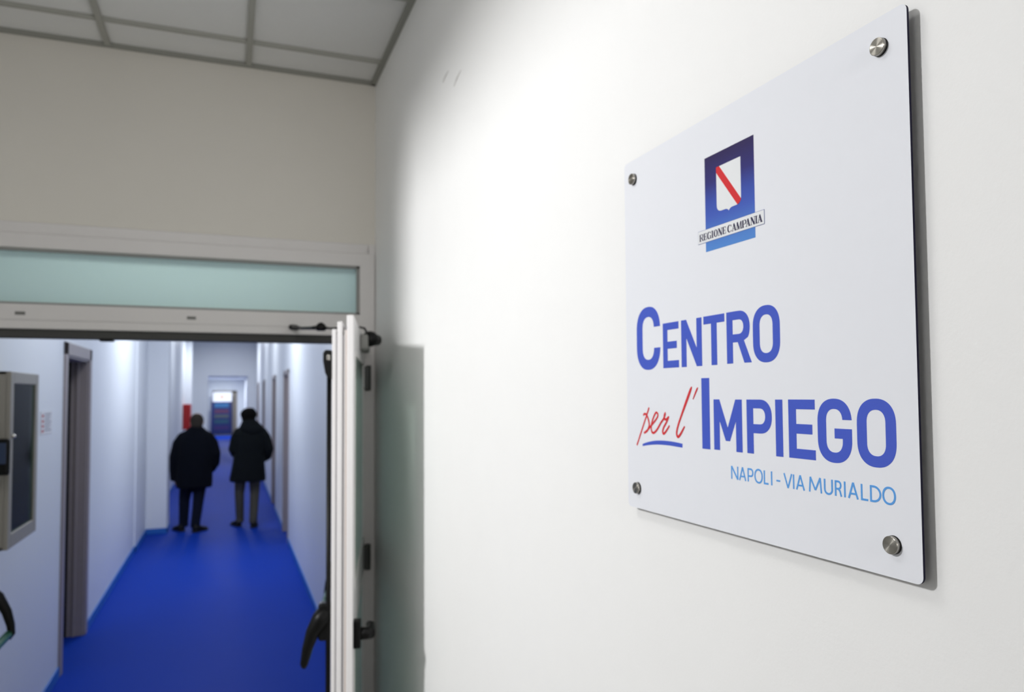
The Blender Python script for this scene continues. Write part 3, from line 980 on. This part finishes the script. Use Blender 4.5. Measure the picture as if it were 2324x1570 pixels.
def lI(x):
    seg((x, yb), (x, yt))
def lM(x0, x1):
    xm = (x0 + x1) / 2
    seg((x0 + h_ - 0.4, yb), (x0 + h_ + 1.2, yt)); seg((x1 - h_ + 0.4, yb), (x1 - h_ - 1.2, yt))
    seg((x0 + h_ + 1.2, yt), (xm, yb + 3.0)); seg((xm, yb + 3.0), (x1 - h_ - 1.2, yt))
def lV(x0, x1):
    xm = (x0 + x1) / 2
    seg((x0 + h_, yt), (xm, yb)); seg((xm, yb), (x1 - h_, yt))
def lU(x0, x1):
    A = [(x0 + h_, yt), (x0 + h_, yb + 7)] + [((x0 + x1) / 2 - ((x1 - x0) / 2 - h_) * math.cos(math.pi * k / 12), yb + 6.2 - 5.4 * math.sin(math.pi * k / 12)) for k in range(13)] + [(x1 - h_, yb + 7), (x1 - h_, yt)]
    seg(*A)
def lD(x0, x1):
    seg((x0 + h_, yb), (x0 + h_, yt))
    A = [(x0 + 1.2, yt - 1.0), (x0 + 5, yt - 1.0)] + [(x0 + 5 + (x1 - h_ - x0 - 5) * math.sin(math.pi * k / 14), (yb + yt) / 2 + ((yt - yb) / 2 - 1.0) * math.cos(math.pi * k / 14)) for k in range(1, 14)] + [(x0 + 5, yb + 1.0), (x0 + 1.2, yb + 1.0)]
    seg(*A)
lN(290.8, 306.6); lA(308.2, 323.6); lP(326.4, 338.6); lO(340.6, 357.4); lL(359.4, 368.4); lI(374.7)
seg((383.8, 84.6), (390.8, 84.6), t=2.1)
lV(397.0, 413.0); lI(415.2); lA(419.2, 434.6)
lM(441.8, 462.6); lU(466.2, 480.2); lR(483.2, 494.2); lI(498.3); lA(502.9, 518.3); lL(521.6, 531.6); lD(534.4, 549.6); lO(551.0, 568.6)
w3 = flat('lettering', S, M_light, sign, -0.0003, 0.0001)
tag(w3, 'thin light blue line NAPOLI - VIA MURIALDO')

# red handwriting "per l'": strokes with pen widths
def q5(x, y):      # drawing grid of the handwriting -> sign millimetres
    return x, y
hand = []
def pen(P):
    s_ = smooth_line(P, 7)
    hand.append(stroke([(a, b) for a, b, c in s_], [c * 1.14 for a, b, c in s_])[0])
pen([(73.6, 174.8, 3.4), (61.0, 154.5, 3.2), (48.0, 134.0, 3.2), (37.0, 116.5, 3.2), (32.2, 108.8, 3.4)])
pen([(54.6, 161.0, 3.0), (58.0, 163.6, 3.4), (63.6, 163.0, 3.6), (69.2, 157.5, 3.6), (72.6, 150.2, 3.6), (72.8, 143.0, 3.6), (66.5, 135.5, 3.6), (56.2, 131.0, 3.4)])
pen([(56.2, 131.0, 3.4), (66.0, 135.6, 3.2), (80.5, 145.2, 3.2), (93.5, 154.2, 3.2), (100.4, 160.6, 3.2), (100.2, 165.2, 3.2), (95.0, 166.6, 3.2), (88.0, 159.6, 3.2), (82.2, 150.2, 3.2), (79.6, 141.0, 3.2), (82.2, 134.0, 3.4), (88.5, 133.0, 3.6), (98.0, 138.8, 3.4), (110.0, 150.5, 3.2), (118.6, 157.6, 3.4), (124.0, 166.2, 3.2)])
pen([(124.0, 167.8, 2.4), (120.6, 163.8, 2.6), (119.8, 157.8, 3.0), (126.2, 156.2, 3.6), (132.6, 160.0, 3.2), (126.8, 152.0, 3.4), (118.0, 142.8, 3.4), (115.0, 136.4, 3.4), (117.6, 132.8, 3.6), (124.4, 136.6, 3.4), (135.4, 146.6, 2.6)])
pen([(198.8, 208.6, 1.2), (196.4, 205.4, 3.8), (190.6, 196.4, 4.8), (181.0, 181.6, 4.6), (170.4, 165.0, 3.8), (160.8, 149.2, 3.6), (156.0, 138.0, 3.6), (156.6, 131.8, 3.8), (160.6, 130.0, 3.8), (168.4, 136.4, 3.6), (178.0, 147.0, 2.4)])
pen([(214.9, 207.4, 0.8), (212.2, 204.6, 2.8), (207.0, 197.4, 2.6), (201.6, 189.4, 1.6)])
bm = bmesh.new()
for hi, P_ in enumerate(hand):
    n_ = len(P_) // 2
    Lp, Rp = P_[:n_], list(reversed(P_[n_:]))
    prev = None
    for i in range(n_):
        x_ = -0.0003 - hi * 3e-5 - i * 1.5e-6
        row = [bm.verts.new((x_, -Lp[i][0] / 1000, Lp[i][1] / 1000)), bm.verts.new((x_, -Rp[i][0] / 1000, Rp[i][1] / 1000))]
        if prev:
            bm.faces.new((prev[0], row[0], row[1], prev[1]))
        prev = row
w4 = obj('lettering', bm, M_redink, sign)
tag(w4, 'red handwritten words per l')
un = smooth_line([(51.0, 110.2, 2.4), (64.0, 112.9, 3.4), (79.0, 115.2, 4.2), (96.0, 117.0, 4.8), (113.6, 117.8, 5.0), (128.0, 118.0, 5.0), (142.0, 117.8, 5.0), (157.0, 117.2, 4.9), (171.0, 116.4, 4.4)], 6)
w5 = flat('underline', [stroke([(a, b) for a, b, c in un], [c * 1.32 + 0.4 for a, b, c in un])], M_blue, sign, -0.0003, 0.0001)
tag(w5, 'blue curved underline')

# regional emblem
em = flat('emblem', [[[(241.2, 409.4), (352.6, 409.4), (352.6, 550.9), (241.2, 550.9)]]], M_emblem, sign, -0.0003, 0.0001)
tag(em, 'blue emblem panel with shield and name band')
def shield():
    x0, x1, ytop = 269.4, 324.5, 529.5
    P = [(x0, ytop), (x0, 474.0)]
    P += [(269.8, 470.0), (271.6, 466.6), (274.6, 464.4), (279.0, 463.4), (285.0, 463.4), (291.0, 463.2), (295.0, 461.6), (297.0, 459.6)]
    P += [(299.0, 461.6), (303.0, 463.2), (309.0, 463.4), (315.0, 463.4), (319.4, 464.4), (322.4, 466.6), (324.1, 470.0), (324.5, 474.0), (x1, ytop)]
    return P
flat('shield', [[list(reversed(shield()))]], M_white, em, -0.0005, -0.00025)
flat('shield_band', [[[(269.4, 529.5), (276.6, 529.5), (324.5, 470.2), (323.4, 467.6), (320.4, 464.6), (316.6, 462.9 + 0.5), (269.4, 521.4)]]], M_redink, em, -0.0007, -0.00045)
flat('name_band_edge', [[rect(222.3, 423.8, 371.7, 443.5)]], mat('band_edge_print', (70, 90, 160), 0.4), em, -0.0005, -0.00025)
nb = flat('name_band', [[rect(222.8, 424.3, 371.2, 443.0)]], M_white, em, -0.0007, -0.00045)

# serif capitals: thick and thin strokes with hairline serifs
B0, B1 = 427.7, 438.1
K, k_ = 2.6, 0.95
G = []
def s2(x0, y0, x1, y1, t):
    G.append(stroke([(x0, y0), (x1, y1)], t))
def serif(x, y, w=4.4):
    s2(x - w / 2, y, x + w / 2, y, 0.75)
def cR(x, w):
    s2(x + 1.6, B0, x + 1.6, B1, K); serif(x + 1.8, B0 + 0.25); 
    A = arc_right(x + 3, x + w - 1.2, B0 + 5.2, B1 - 0.3)
    G.append(stroke([(x + 0.4, B1 - 0.3)] + A + [(x + 2, B0 + 5.2)], [0.55, 0.6] + [0.6 + 1.3 * math.sin(math.pi * i / (len(A) - 1)) for i in range(1, len(A) - 1)] + [0.6, 0.55]))
    s2(x + w * 0.55, B0 + 5.2, x + w - 0.5, B0 + 0.2, 1.9)
def cP(x, w):
    s2(x + 1.8, B0, x + 1.8, B1, K); serif(x + 1.8, B0 + 0.25)
    A = arc_right(x + 3, x + w - 0.4, B0 + 4.6, B1 - 0.3)
    G.append(stroke([(x + 0.4, B1 - 0.3)] + A + [(x + 2, B0 + 4.6)], [0.55, 0.6] + [0.6 + 1.5 * math.sin(math.pi * i / (len(A) - 1)) for i in range(1, len(A) - 1)] + [0.6, 0.55]))
def cE(x, w):
    s2(x + 1.6, B0, x + 1.6, B1, K)
    s2(x, B0 + 0.3, x + w - 0.6, B0 + 0.3, 0.6); s2(x, B1 - 0.3, x + w - 0.8, B1 - 0.3, 0.6); s2(x + 1, (B0 + B1) / 2, x + w - 2, (B0 + B1) / 2, 0.6)
    s2(x + w - 0.9, B0, x + w - 0.6, B0 + 3.0, 0.7); s2(x + w - 1.0, B1, x + w - 1.2, B1 - 2.8, 0.7); s2(x + w - 2.2, B0 + 3.8, x + w - 2.2, B0 + 6.6, 0.6)
def cI(x):
    s2(x, B0, x, B1, K); serif(x, B0 + 0.25); serif(x, B1 - 0.25)
def cO(x, w):
    G.append([ell(x, B0 - 0.2, x + w, B1 + 0.2, 36), ell(x + 2.7, B0 + 0.6, x + w - 2.7, B1 - 0.6, 36)])
def cC(x, w, bar=False):
    n = 26
    P = []
    t = []
    for i in range(n + 1):
        a = math.radians(48 + (312 - 48) * i / n)
        P.append((x + w / 2 + (w / 2 - 0.9) * math.cos(a), (B0 + B1) / 2 + ((B1 - B0) / 2 - 0.2) * math.sin(a)))
        t.append(0.7 + 1.9 * max(0, -math.cos(a)) ** 0.8)
    G.append(stroke(P, t))
    s2(x + w - 1.2, B1 - 0.2, x + w - 1.2, B1 - 3.2, 0.8)
    if bar:
        s2(x + w - 1.5, B0, x + w - 1.5, B0 + 4.4, 1.9); s2(x + w - 3.6, B0 + 4.5, x + w, B0 + 4.5, 0.55)
    else:
        s2(x + w - 1.0, B0 + 0.6, x + w - 0.9, B0 + 2.8, 0.6)
def cN(x, w):
    s2(x + 1.6, B0, x + 1.6, B1, 0.75); s2(x + w - 1.4, B0, x + w - 1.4, B1, 0.75)
    s2(x + 1.9, B1, x + w - 1.8, B0, 2.7); serif(x + 1.6, B0 + 0.25, 3.0); serif(x + 1.2, B1 - 0.25, 2.6); serif(x + w - 1.4, B1 - 0.25, 3.0)
def cA(x, w):
    s2(x + 1.5, B0, x + w / 2 - 0.3, B1, 0.75); s2(x + w / 2 - 0.3, B1, x + w - 1.9, B0, 2.6)
    s2(x + 2.4, B0 + 3.2, x + w - 3.4, B0 + 3.2, 0.55); serif(x + 1.5, B0 + 0.25, 3.0); serif(x + w - 1.9, B0 + 0.25, 3.9)
def cM(x, w):
    s2(x + 1.5, B0, x + 1.5, B1, 0.75); s2(x + w - 1.9, B0, x + w - 1.9, B1, 2.0)
    s2(x + 2.0, B1, x + w / 2 - 0.6, B0, 2.5); s2(x + w / 2 - 0.6, B0, x + w - 2.6, B1, 0.75)
    serif(x + 1.5, B0 + 0.25, 3.0); serif(x + w - 1.9, B0 + 0.25, 3.8)
cR(226.4, 9.2); cE(236.8, 8.0); cC(245.8, 9.4, True); cI(258.4); cO(261.6, 9.4); cN(271.8, 9.8); cE(282.4, 8.0)
cC(293.8, 9.4); cA(303.6, 9.8); cM(313.6, 12.0); cP(326.0, 8.4); cA(333.6, 9.8); cN(343.8, 9.8); cI(355.8); cA(358.2, 9.8)
flat('name_lettering', G, M_ink, em, -0.0009, -0.00065)

# the four standoffs: barrel behind the plate, turned steel cap in front
def lathe_x(bm, prof, cy, cz, n=40):
    """prof: (x, r) from the wall side outwards"""
    R = []
    for x, r in prof:
        R.append([bm.verts.new((x, cy + r * math.cos(2 * math.pi * k / n), cz + r * math.sin(2 * math.pi * k / n))) for k in range(n)])
    for a, b in zip(R, R[1:]):
        for k in range(n):
            f_ = bm.faces.new((a[k], a[(k + 1) % n], b[(k + 1) % n], b[k]))
            f_.smooth = True
    bm.faces.new(list(reversed(R[0])))
    bm.faces.new(R[-1])
for cx, cy in ((33.4, 577.0), (564.9, 577.2), (34.2, 35.2), (564.2, 35.4)):
    bm = bmesh.new()
    lathe_x(bm, [(-0.0001, 0.0099), (-0.0016, 0.0099)], 0, 0)
    g_ = obj('gasket', bm, M_black, sign)
    g_.location = (0, -cx / 1000, cy / 1000)
    bm = bmesh.new()
    lathe_x(bm, [(-0.0014, 0.0086), (-0.0014, 0.0096), (-0.0058, 0.0096), (-0.0062, 0.0093), (-0.0062, 0.0089)], 0, 0)
    c_ = obj('standoff_cap', bm, M_steel, sign)
    c_.location = (0, -cx / 1000, cy / 1000)
    tag(c_, 'turned steel standoff cap')
    bm = bmesh.new()
    lathe_x(bm, [(0.0034, 0.0080), (GAP, 0.0080)], 0, 0)
    b_ = obj('standoff_barrel', bm, M_steel, sign)
    b_.location = (0, -cx / 1000, cy / 1000)

# ------------------------------------------------------------------ the two people walking away
def head_shape(bm, c, turn=0.0, tilt=0.0, s=1.0):
    """skull, jaw, nose, ears and neck root around c, face looks along +y"""
    x, y, z = c
    loft(bm, [(x, y + 0.012, z - 0.118 * s, 0.034 * s, 0.040 * s), (x, y + 0.016, z - 0.100 * s, 0.052 * s, 0.062 * s), (x, y + 0.010, z - 0.060 * s, 0.066 * s, 0.082 * s),
              (x, y, z - 0.010 * s, 0.076 * s, 0.094 * s), (x, y - 0.006, z + 0.040 * s, 0.078 * s, 0.096 * s), (x, y - 0.006, z + 0.080 * s, 0.066 * s, 0.080 * s), (x, y - 0.004, z + 0.104 * s, 0.040 * s, 0.050 * s), (x, y - 0.004, z + 0.112 * s, 0.012, 0.016)], 24)
    ball(bm, (x, y + 0.100 * s, z - 0.030 * s), (0.013 * s, 0.020 * s, 0.020 * s), 10)      # nose
    ball(bm, (x, y + 0.088 * s, z - 0.005 * s), (0.009 * s, 0.014 * s, 0.030 * s), 10)
    ball(bm, (x, y + 0.082 * s, z - 0.066 * s), (0.026 * s, 0.014 * s, 0.007 * s), 10)      # mouth
    ball(bm, (x, y + 0.085 * s, z - 0.079 * s), (0.022 * s, 0.012 * s, 0.007 * s), 10)
    ball(bm, (x, y + 0.078 * s, z + 0.020 * s), (0.050 * s, 0.016 * s, 0.009 * s), 10)      # brow
    for sx in (-1, 1):
        ball(bm, (x + sx * 0.080 * s, y - 0.004, z - 0.012 * s), (0.010 * s, 0.020 * s, 0.031 * s), 10)   # ears
        ball(bm, (x + sx * 0.042 * s, y + 0.062 * s, z - 0.030 * s), (0.020 * s, 0.020 * s, 0.018 * s), 10)  # cheeks

def eyes(parent, c, s=1.0):
    x, y, z = c
    for sx in (-1, 1):
        bm = bmesh.new()
        ball(bm, (x + sx * 0.031 * s, y + 0.080 * s, z - 0.002), 0.0115 * s, 12)
        e = obj('eye', bm, M_white, parent, smooth=True)
        bm = bmesh.new()
        ball(bm, (x + sx * 0.031 * s, y + 0.0885 * s, z - 0.002), (0.0055, 0.004, 0.0055), 10)
        obj('iris', bm, M_hair_dark, e, smooth=True)

def hand_shape(bm, wrist, down, out, s=1.0):
    """palm with four bent fingers and a thumb; down = direction of the fingers, out = palm width direction"""
    w_ = Vector(wrist)
    d = Vector(down).normalized()
    o_ = Vector(out).normalized()
    nrm = d.cross(o_).normalized()
    tube(bm, [w_ - d * 0.02, w_ + d * 0.03, w_ + d * 0.085 * s], [0.024 * s, 0.032 * s, 0.036 * s], 12, flat=0.5)
    for i, (off, ln) in enumerate(((-0.028, 0.066), (-0.010, 0.078), (0.009, 0.074), (0.027, 0.056))):
        b = w_ + d * 0.080 * s + o_ * off * s
        tube(bm, [b - d * 0.02, b + d * ln * 0.40 * s + nrm * 0.004, b + d * ln * 0.75 * s + nrm * 0.014, b + d * ln * s + nrm * 0.028], [0.0095 * s, 0.009 * s, 0.0085 * s, 0.006 * s], 10)
    b = w_ + d * 0.025 * s - o_ * 0.022 * s
    tube(bm, [b, b + d * 0.025 * s - o_ * 0.022 * s + nrm * 0.006, b + d * 0.055 * s - o_ * 0.030 * s + nrm * 0.014], [0.013 * s, 0.011 * s, 0.008 * s], 10)

def shoe(bm, heel, direc, ln=0.285, w=0.047):
    h = Vector(heel)
    d = Vector((direc[0], direc[1], 0)).normalized()
    px = Vector((-d.y, d.x, 0))
    n = 22
    R = []
    # cross sections along the foot: (along, half width, height)
    for t, hw, ht in ((0.0, 0.030, 0.060), (0.05, 0.042, 0.115), (0.20, 0.046, 0.120), (0.38, 0.048, 0.095), (0.55, 0.053, 0.075), (0.75, 0.056, 0.060), (0.92, 0.042, 0.045), (1.0, 0.018, 0.028)):
        c = h + d * (t * ln)
        q = []
        for k in range(n):
            a = 2 * math.pi * k / n
            zz = 0.014 + (ht - 0.014) * (0.5 + 0.5 * math.sin(a))
            ww = hw * math.cos(a) * (1.0 if math.sin(a) < 0.2 else 0.86)
            q.append(bm.verts.new(c + px * ww * (w / 0.047) + Vector((0, 0, zz))))
        R.append(q)
    for a, b in zip(R, R[1:]):
        for k in range(n):
            bm.faces.new((a[k], a[(k + 1) % n], b[(k + 1) % n], b[k]))
    bm.faces.new(list(reversed(R[0])))
    bm.faces.new(R[-1])

def sole(bm, heel, direc, ln=0.285, w=0.047):
    h = Vector(heel)
    d = Vector((direc[0], direc[1], 0)).normalized()
    px = Vector((-d.y, d.x, 0))
    pts = [(-0.02, 0.020), (0.03, 0.038), (0.2, 0.046), (0.45, 0.045), (0.65, 0.054), (0.82, 0.055), (0.95, 0.040), (1.03, 0.014)]
    k = w / 0.047
    out = [h + d * t * ln + px * q * k for t, q in pts] + [h + d * t * ln - px * q * k for t, q in reversed(pts)]
    A = [bm.verts.new(p) for p in out]
    B = [bm.verts.new(p + Vector((0, 0, 0.02))) for p in out]
    bm.faces.new(A)
    bm.faces.new(B)
    for i in range(len(A)):
        j = (i + 1) % len(A)
        bm.faces.new((A[i], A[j], B[j], B[i]))

def person(root_loc, label, P):
    r = empty('person', root_loc)
    tag(r, label, 'person')
    V = Vector
    # ---- body: one continuous surface
    bm = bmesh.new()
    head_shape(bm, P['head'], s=P['hs'])
    hx, hy, hz = P['head']
    nx, ny, nz = P['neck']
    tube(bm, [(nx, ny, nz - 0.06), (nx, ny, nz), (hx, hy - 0.02, hz - 0.05)], [0.062, 0.058, 0.056], 16)
    loft(bm, P['torso'], 28, 2.3)
    for sh, el, wr in P['arms']:
        tube(bm, [V(sh), V(sh).lerp(V(el), 0.5), V(el), V(el).lerp(V(wr), 0.35), V(wr)], [0.052, 0.047, 0.040, 0.040, 0.027], 14)
    for wr, dn, out in P['hands']:
        hand_shape(bm, wr, dn, out)
    for hip, kn, an, heel, td in P['legs']:
        tube(bm, [V(hip), V(hip).lerp(V(kn), 0.5), V(kn), V(kn).lerp(V(an), 0.3), V(an)], [0.080, 0.070, 0.052, 0.050, 0.034], 16)
        d = V((td[0], td[1], 0)).normalized()
        h = V(heel)
        tube(bm, [V(an), h + d * 0.04 + V((0, 0, 0.045)), h + d * 0.15 + V((0, 0, 0.040)), h + d * 0.235 + V((0, 0, 0.032))], [0.034, 0.030, 0.026, 0.017], 12)
    fused('body', bm, M_skin, r, 0.0085, 4)
    eyes(r, P['head'], P['hs'])
    # ---- hair
    bm = bmesh.new()
    for b in P['hair']:
        ball(bm, b[0], b[1], 20)
    fused('hair', bm, P['m_hair'], r, 0.008, 3)
    # ---- trousers
    bm = bmesh.new()
    for hip, kn, an, heel, td in P['legs']:
        k = P['leg_k']
        tube(bm, [V(hip) + V((0, 0, 0.05)), V(hip).lerp(V(kn), 0.35), V(hip).lerp(V(kn), 0.75), V(kn), V(kn).lerp(V(an), 0.45), V(an) + V((0, 0, 0.03)), V(an) + V((0, 0, -0.035))], [0.105 * k, 0.100 * k, 0.086 * k, 0.078 * k, 0.072 * k, 0.066 * k, 0.068 * k], 22)
    t = P['torso']
    loft(bm, [(t[0][0], t[0][1], t[0][2] - 0.03, t[0][3] * 0.8, t[0][4] * 0.9), (t[0][0], t[0][1], t[0][2] + 0.04, t[0][3] + 0.025, t[0][4] + 0.03), (t[1][0], t[1][1], t[1][2] + 0.03, t[1][3] + 0.015, t[1][4] + 0.02)], 24, 2.2)
    fused('trousers', bm, P['m_trousers'], r, 0.011, 4)
    # ---- coat with sleeves
    bm = bmesh.new()
    loft(bm, P['coat'], 36, 2.5)
    for pts, rad in P['sleeves']:
        tube(bm, pts, rad, 20)
    for b in P['coat_extra']:
        ball(bm, b[0], b[1], 20)
    fused(P['coat_name'], bm, P['m_coat'], r, 0.012, 5)
    bm = bmesh.new()
    loft(bm, P['collar'], 28, 2.0)
    fused('collar' if P['coat_name'] == 'coat' else 'hood', bm, P['m_coat'], r, 0.009, 4)
    # ---- shoes
    for hip, kn, an, heel, td in P['legs']:
        bm = bmesh.new()
        shoe(bm, heel, td)
        sh = obj('shoe', bm, M_shoe, r, smooth=True)
        bm = bmesh.new()
        sole(bm, heel, td)
        obj('sole', bm, M_sole, sh, 0.003)
    return r

# heavier man: cropped grey hair, navy coat, dark jeans, mid-stride
P1 = dict(
    head=(0.018, 0.02, 1.545), hs=1.04, neck=(0.010, 0.0, 1.44),
    torso=[(0.0, 0, 0.82, 0.165, 0.12), (0.0, 0, 0.95, 0.180, 0.14), (0.0, 0.01, 1.10, 0.185, 0.15), (0, 0, 1.26, 0.190, 0.13), (0, 0, 1.36, 0.165, 0.105), (0, 0, 1.43, 0.07, 0.065)],
    arms=[((-0.14, 0, 1.31), (-0.262, -0.01, 1.04), (-0.262, 0.07, 0.80)), ((0.14, 0, 1.31), (0.262, -0.03, 1.06), (0.205, 0.09, 0.86))],
    hands=[((-0.258, 0.075, 0.785), (0.02, 0.10, -1.0), (0.25, 1, 0.1)), ((0.200, 0.10, 0.85), (-0.15, 0.25, -1), (0.2, 1, 0.2))],
    legs=[((-0.090, 0, 0.80), (-0.133, 0.05, 0.44), (-0.142, 0.08, 0.10), (-0.150, 0.02, 0.0), (-0.42, 0.9)),
          ((0.080, 0, 0.80), (0.050, -0.02, 0.44), (0.018, -0.06, 0.10), (0.000, -0.13, 0.0), (0.55, 0.8))],
    hair=[((0.018, -0.012, 1.566), (0.092, 0.100, 0.092)), ((0.018, -0.036, 1.51), (0.084, 0.072, 0.075))],
    m_hair=M_hair_grey, leg_k=0.95, m_trousers=M_jeans, m_coat=M_coat_navy, coat_name='coat',
    coat=[(-0.005, 0, 0.615, 0.235, 0.165), (-0.005, 0, 0.70, 0.240, 0.170), (0.0, 0, 0.90, 0.235, 0.175), (0.0, 0, 1.08, 0.235, 0.180), (0.0, 0, 1.24, 0.232, 0.165), (0.005, 0, 1.32, 0.212, 0.145), (0.008, 0, 1.39, 0.170, 0.120), (0.010, 0, 1.44, 0.115, 0.095), (0.010, 0, 1.47, 0.085, 0.085)],
    sleeves=[([(-0.10, 0, 1.385), (-0.160, 0, 1.335), (-0.215, -0.005, 1.24), (-0.256, -0.01, 1.05), (-0.262, 0.03, 0.88), (-0.256, 0.06, 0.72)], [0.045, 0.070, 0.080, 0.078, 0.072, 0.066]),
             ([(0.11, 0, 1.385), (0.170, 0, 1.335), (0.222, -0.01, 1.24), (0.262, -0.03, 1.09), (0.258, 0.02, 0.95), (0.205, 0.08, 0.85)], [0.045, 0.070, 0.080, 0.078, 0.072, 0.060])],
    coat_extra=[],
    collar=[(0.010, 0.0, 1.40, 0.105, 0.100), (0.012, 0.0, 1.44, 0.090, 0.090), (0.013, 0.0, 1.475, 0.080, 0.082), (0.013, 0.0, 1.485, 0.070, 0.072)])
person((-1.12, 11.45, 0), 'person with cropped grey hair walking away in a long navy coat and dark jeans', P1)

# taller man: dark hair, green-black hooded parka, olive-grey trousers
P2 = dict(
    head=(0.004, 0.045, 1.620), hs=1.0, neck=(0.010, 0.0, 1.50),
    torso=[(0.0, 0, 0.88, 0.150, 0.11), (0.0, 0, 1.00, 0.160, 0.12), (0.01, 0.0, 1.16, 0.170, 0.125), (0.02, 0, 1.32, 0.180, 0.12), (0.02, 0, 1.42, 0.155, 0.10), (0.01, 0, 1.49, 0.065, 0.06)],
    arms=[((-0.115, 0, 1.35), (-0.200, -0.02, 1.13), (-0.150, 0.15, 1.04)), ((0.165, 0, 1.35), (0.275, -0.02, 1.12), (0.235, 0.14, 0.99))],
    hands=[((-0.145, 0.16, 1.03), (0.35, 0.8, -0.5), (0.2, 0.3, 1)), ((0.228, 0.15, 0.98), (-0.3, 0.8, -0.5), (0.2, 0.3, 1))],
    legs=[((-0.095, 0, 0.86), (-0.115, 0.04, 0.48), (-0.104, 0.10, 0.10), (-0.110, 0.06, 0.0), (-0.32, 0.95)),
          ((0.095, 0, 0.86), (0.093, 0.02, 0.48), (0.076, -0.06, 0.10), (0.072, -0.12, 0.0), (0.10, 1.0))],
    hair=[((0.002, 0.020, 1.630), (0.118, 0.116, 0.100)), ((0.000, 0.0, 1.575), (0.100, 0.090, 0.08)), ((0.03, 0.01, 1.70), (0.055, 0.06, 0.03))],
    m_hair=M_hair_dark, leg_k=0.86, m_trousers=M_khaki, m_coat=M_parka, coat_name='parka',
    coat=[(-0.004, 0, 0.665, 0.250, 0.165), (-0.002, 0, 0.74, 0.246, 0.165), (0.006, 0, 0.92, 0.222, 0.160), (0.012, 0, 1.06, 0.208, 0.155), (0.022, 0, 1.22, 0.220, 0.160), (0.030, 0, 1.34, 0.218, 0.150), (0.032, 0, 1.40, 0.190, 0.130), (0.025, 0, 1.46, 0.140, 0.110), (0.014, 0, 1.51, 0.090, 0.088)],
    sleeves=[([(-0.08, 0, 1.43), (-0.130, 0, 1.385), (-0.172, -0.01, 1.29), (-0.206, -0.02, 1.13), (-0.178, 0.08, 1.06), (-0.130, 0.17, 1.03)], [0.042, 0.066, 0.074, 0.068, 0.062, 0.055]),
             ([(0.12, 0, 1.43), (0.182, 0, 1.385), (0.236, -0.01, 1.29), (0.284, -0.02, 1.12), (0.262, 0.06, 1.01), (0.215, 0.15, 0.97)], [0.042, 0.068, 0.076, 0.072, 0.066, 0.055])],
    coat_extra=[((-0.195, 0, 0.72), (0.060, 0.12, 0.06))],
    collar=[(0.065, -0.085, 1.325, 0.060, 0.050), (0.055, -0.095, 1.37, 0.125, 0.075), (0.045, -0.080, 1.42, 0.162, 0.098), (0.035, -0.055, 1.465, 0.158, 0.105), (0.022, -0.028, 1.51, 0.125, 0.100), (0.012, -0.010, 1.545, 0.098, 0.095), (0.010, -0.004, 1.558, 0.085, 0.085)])
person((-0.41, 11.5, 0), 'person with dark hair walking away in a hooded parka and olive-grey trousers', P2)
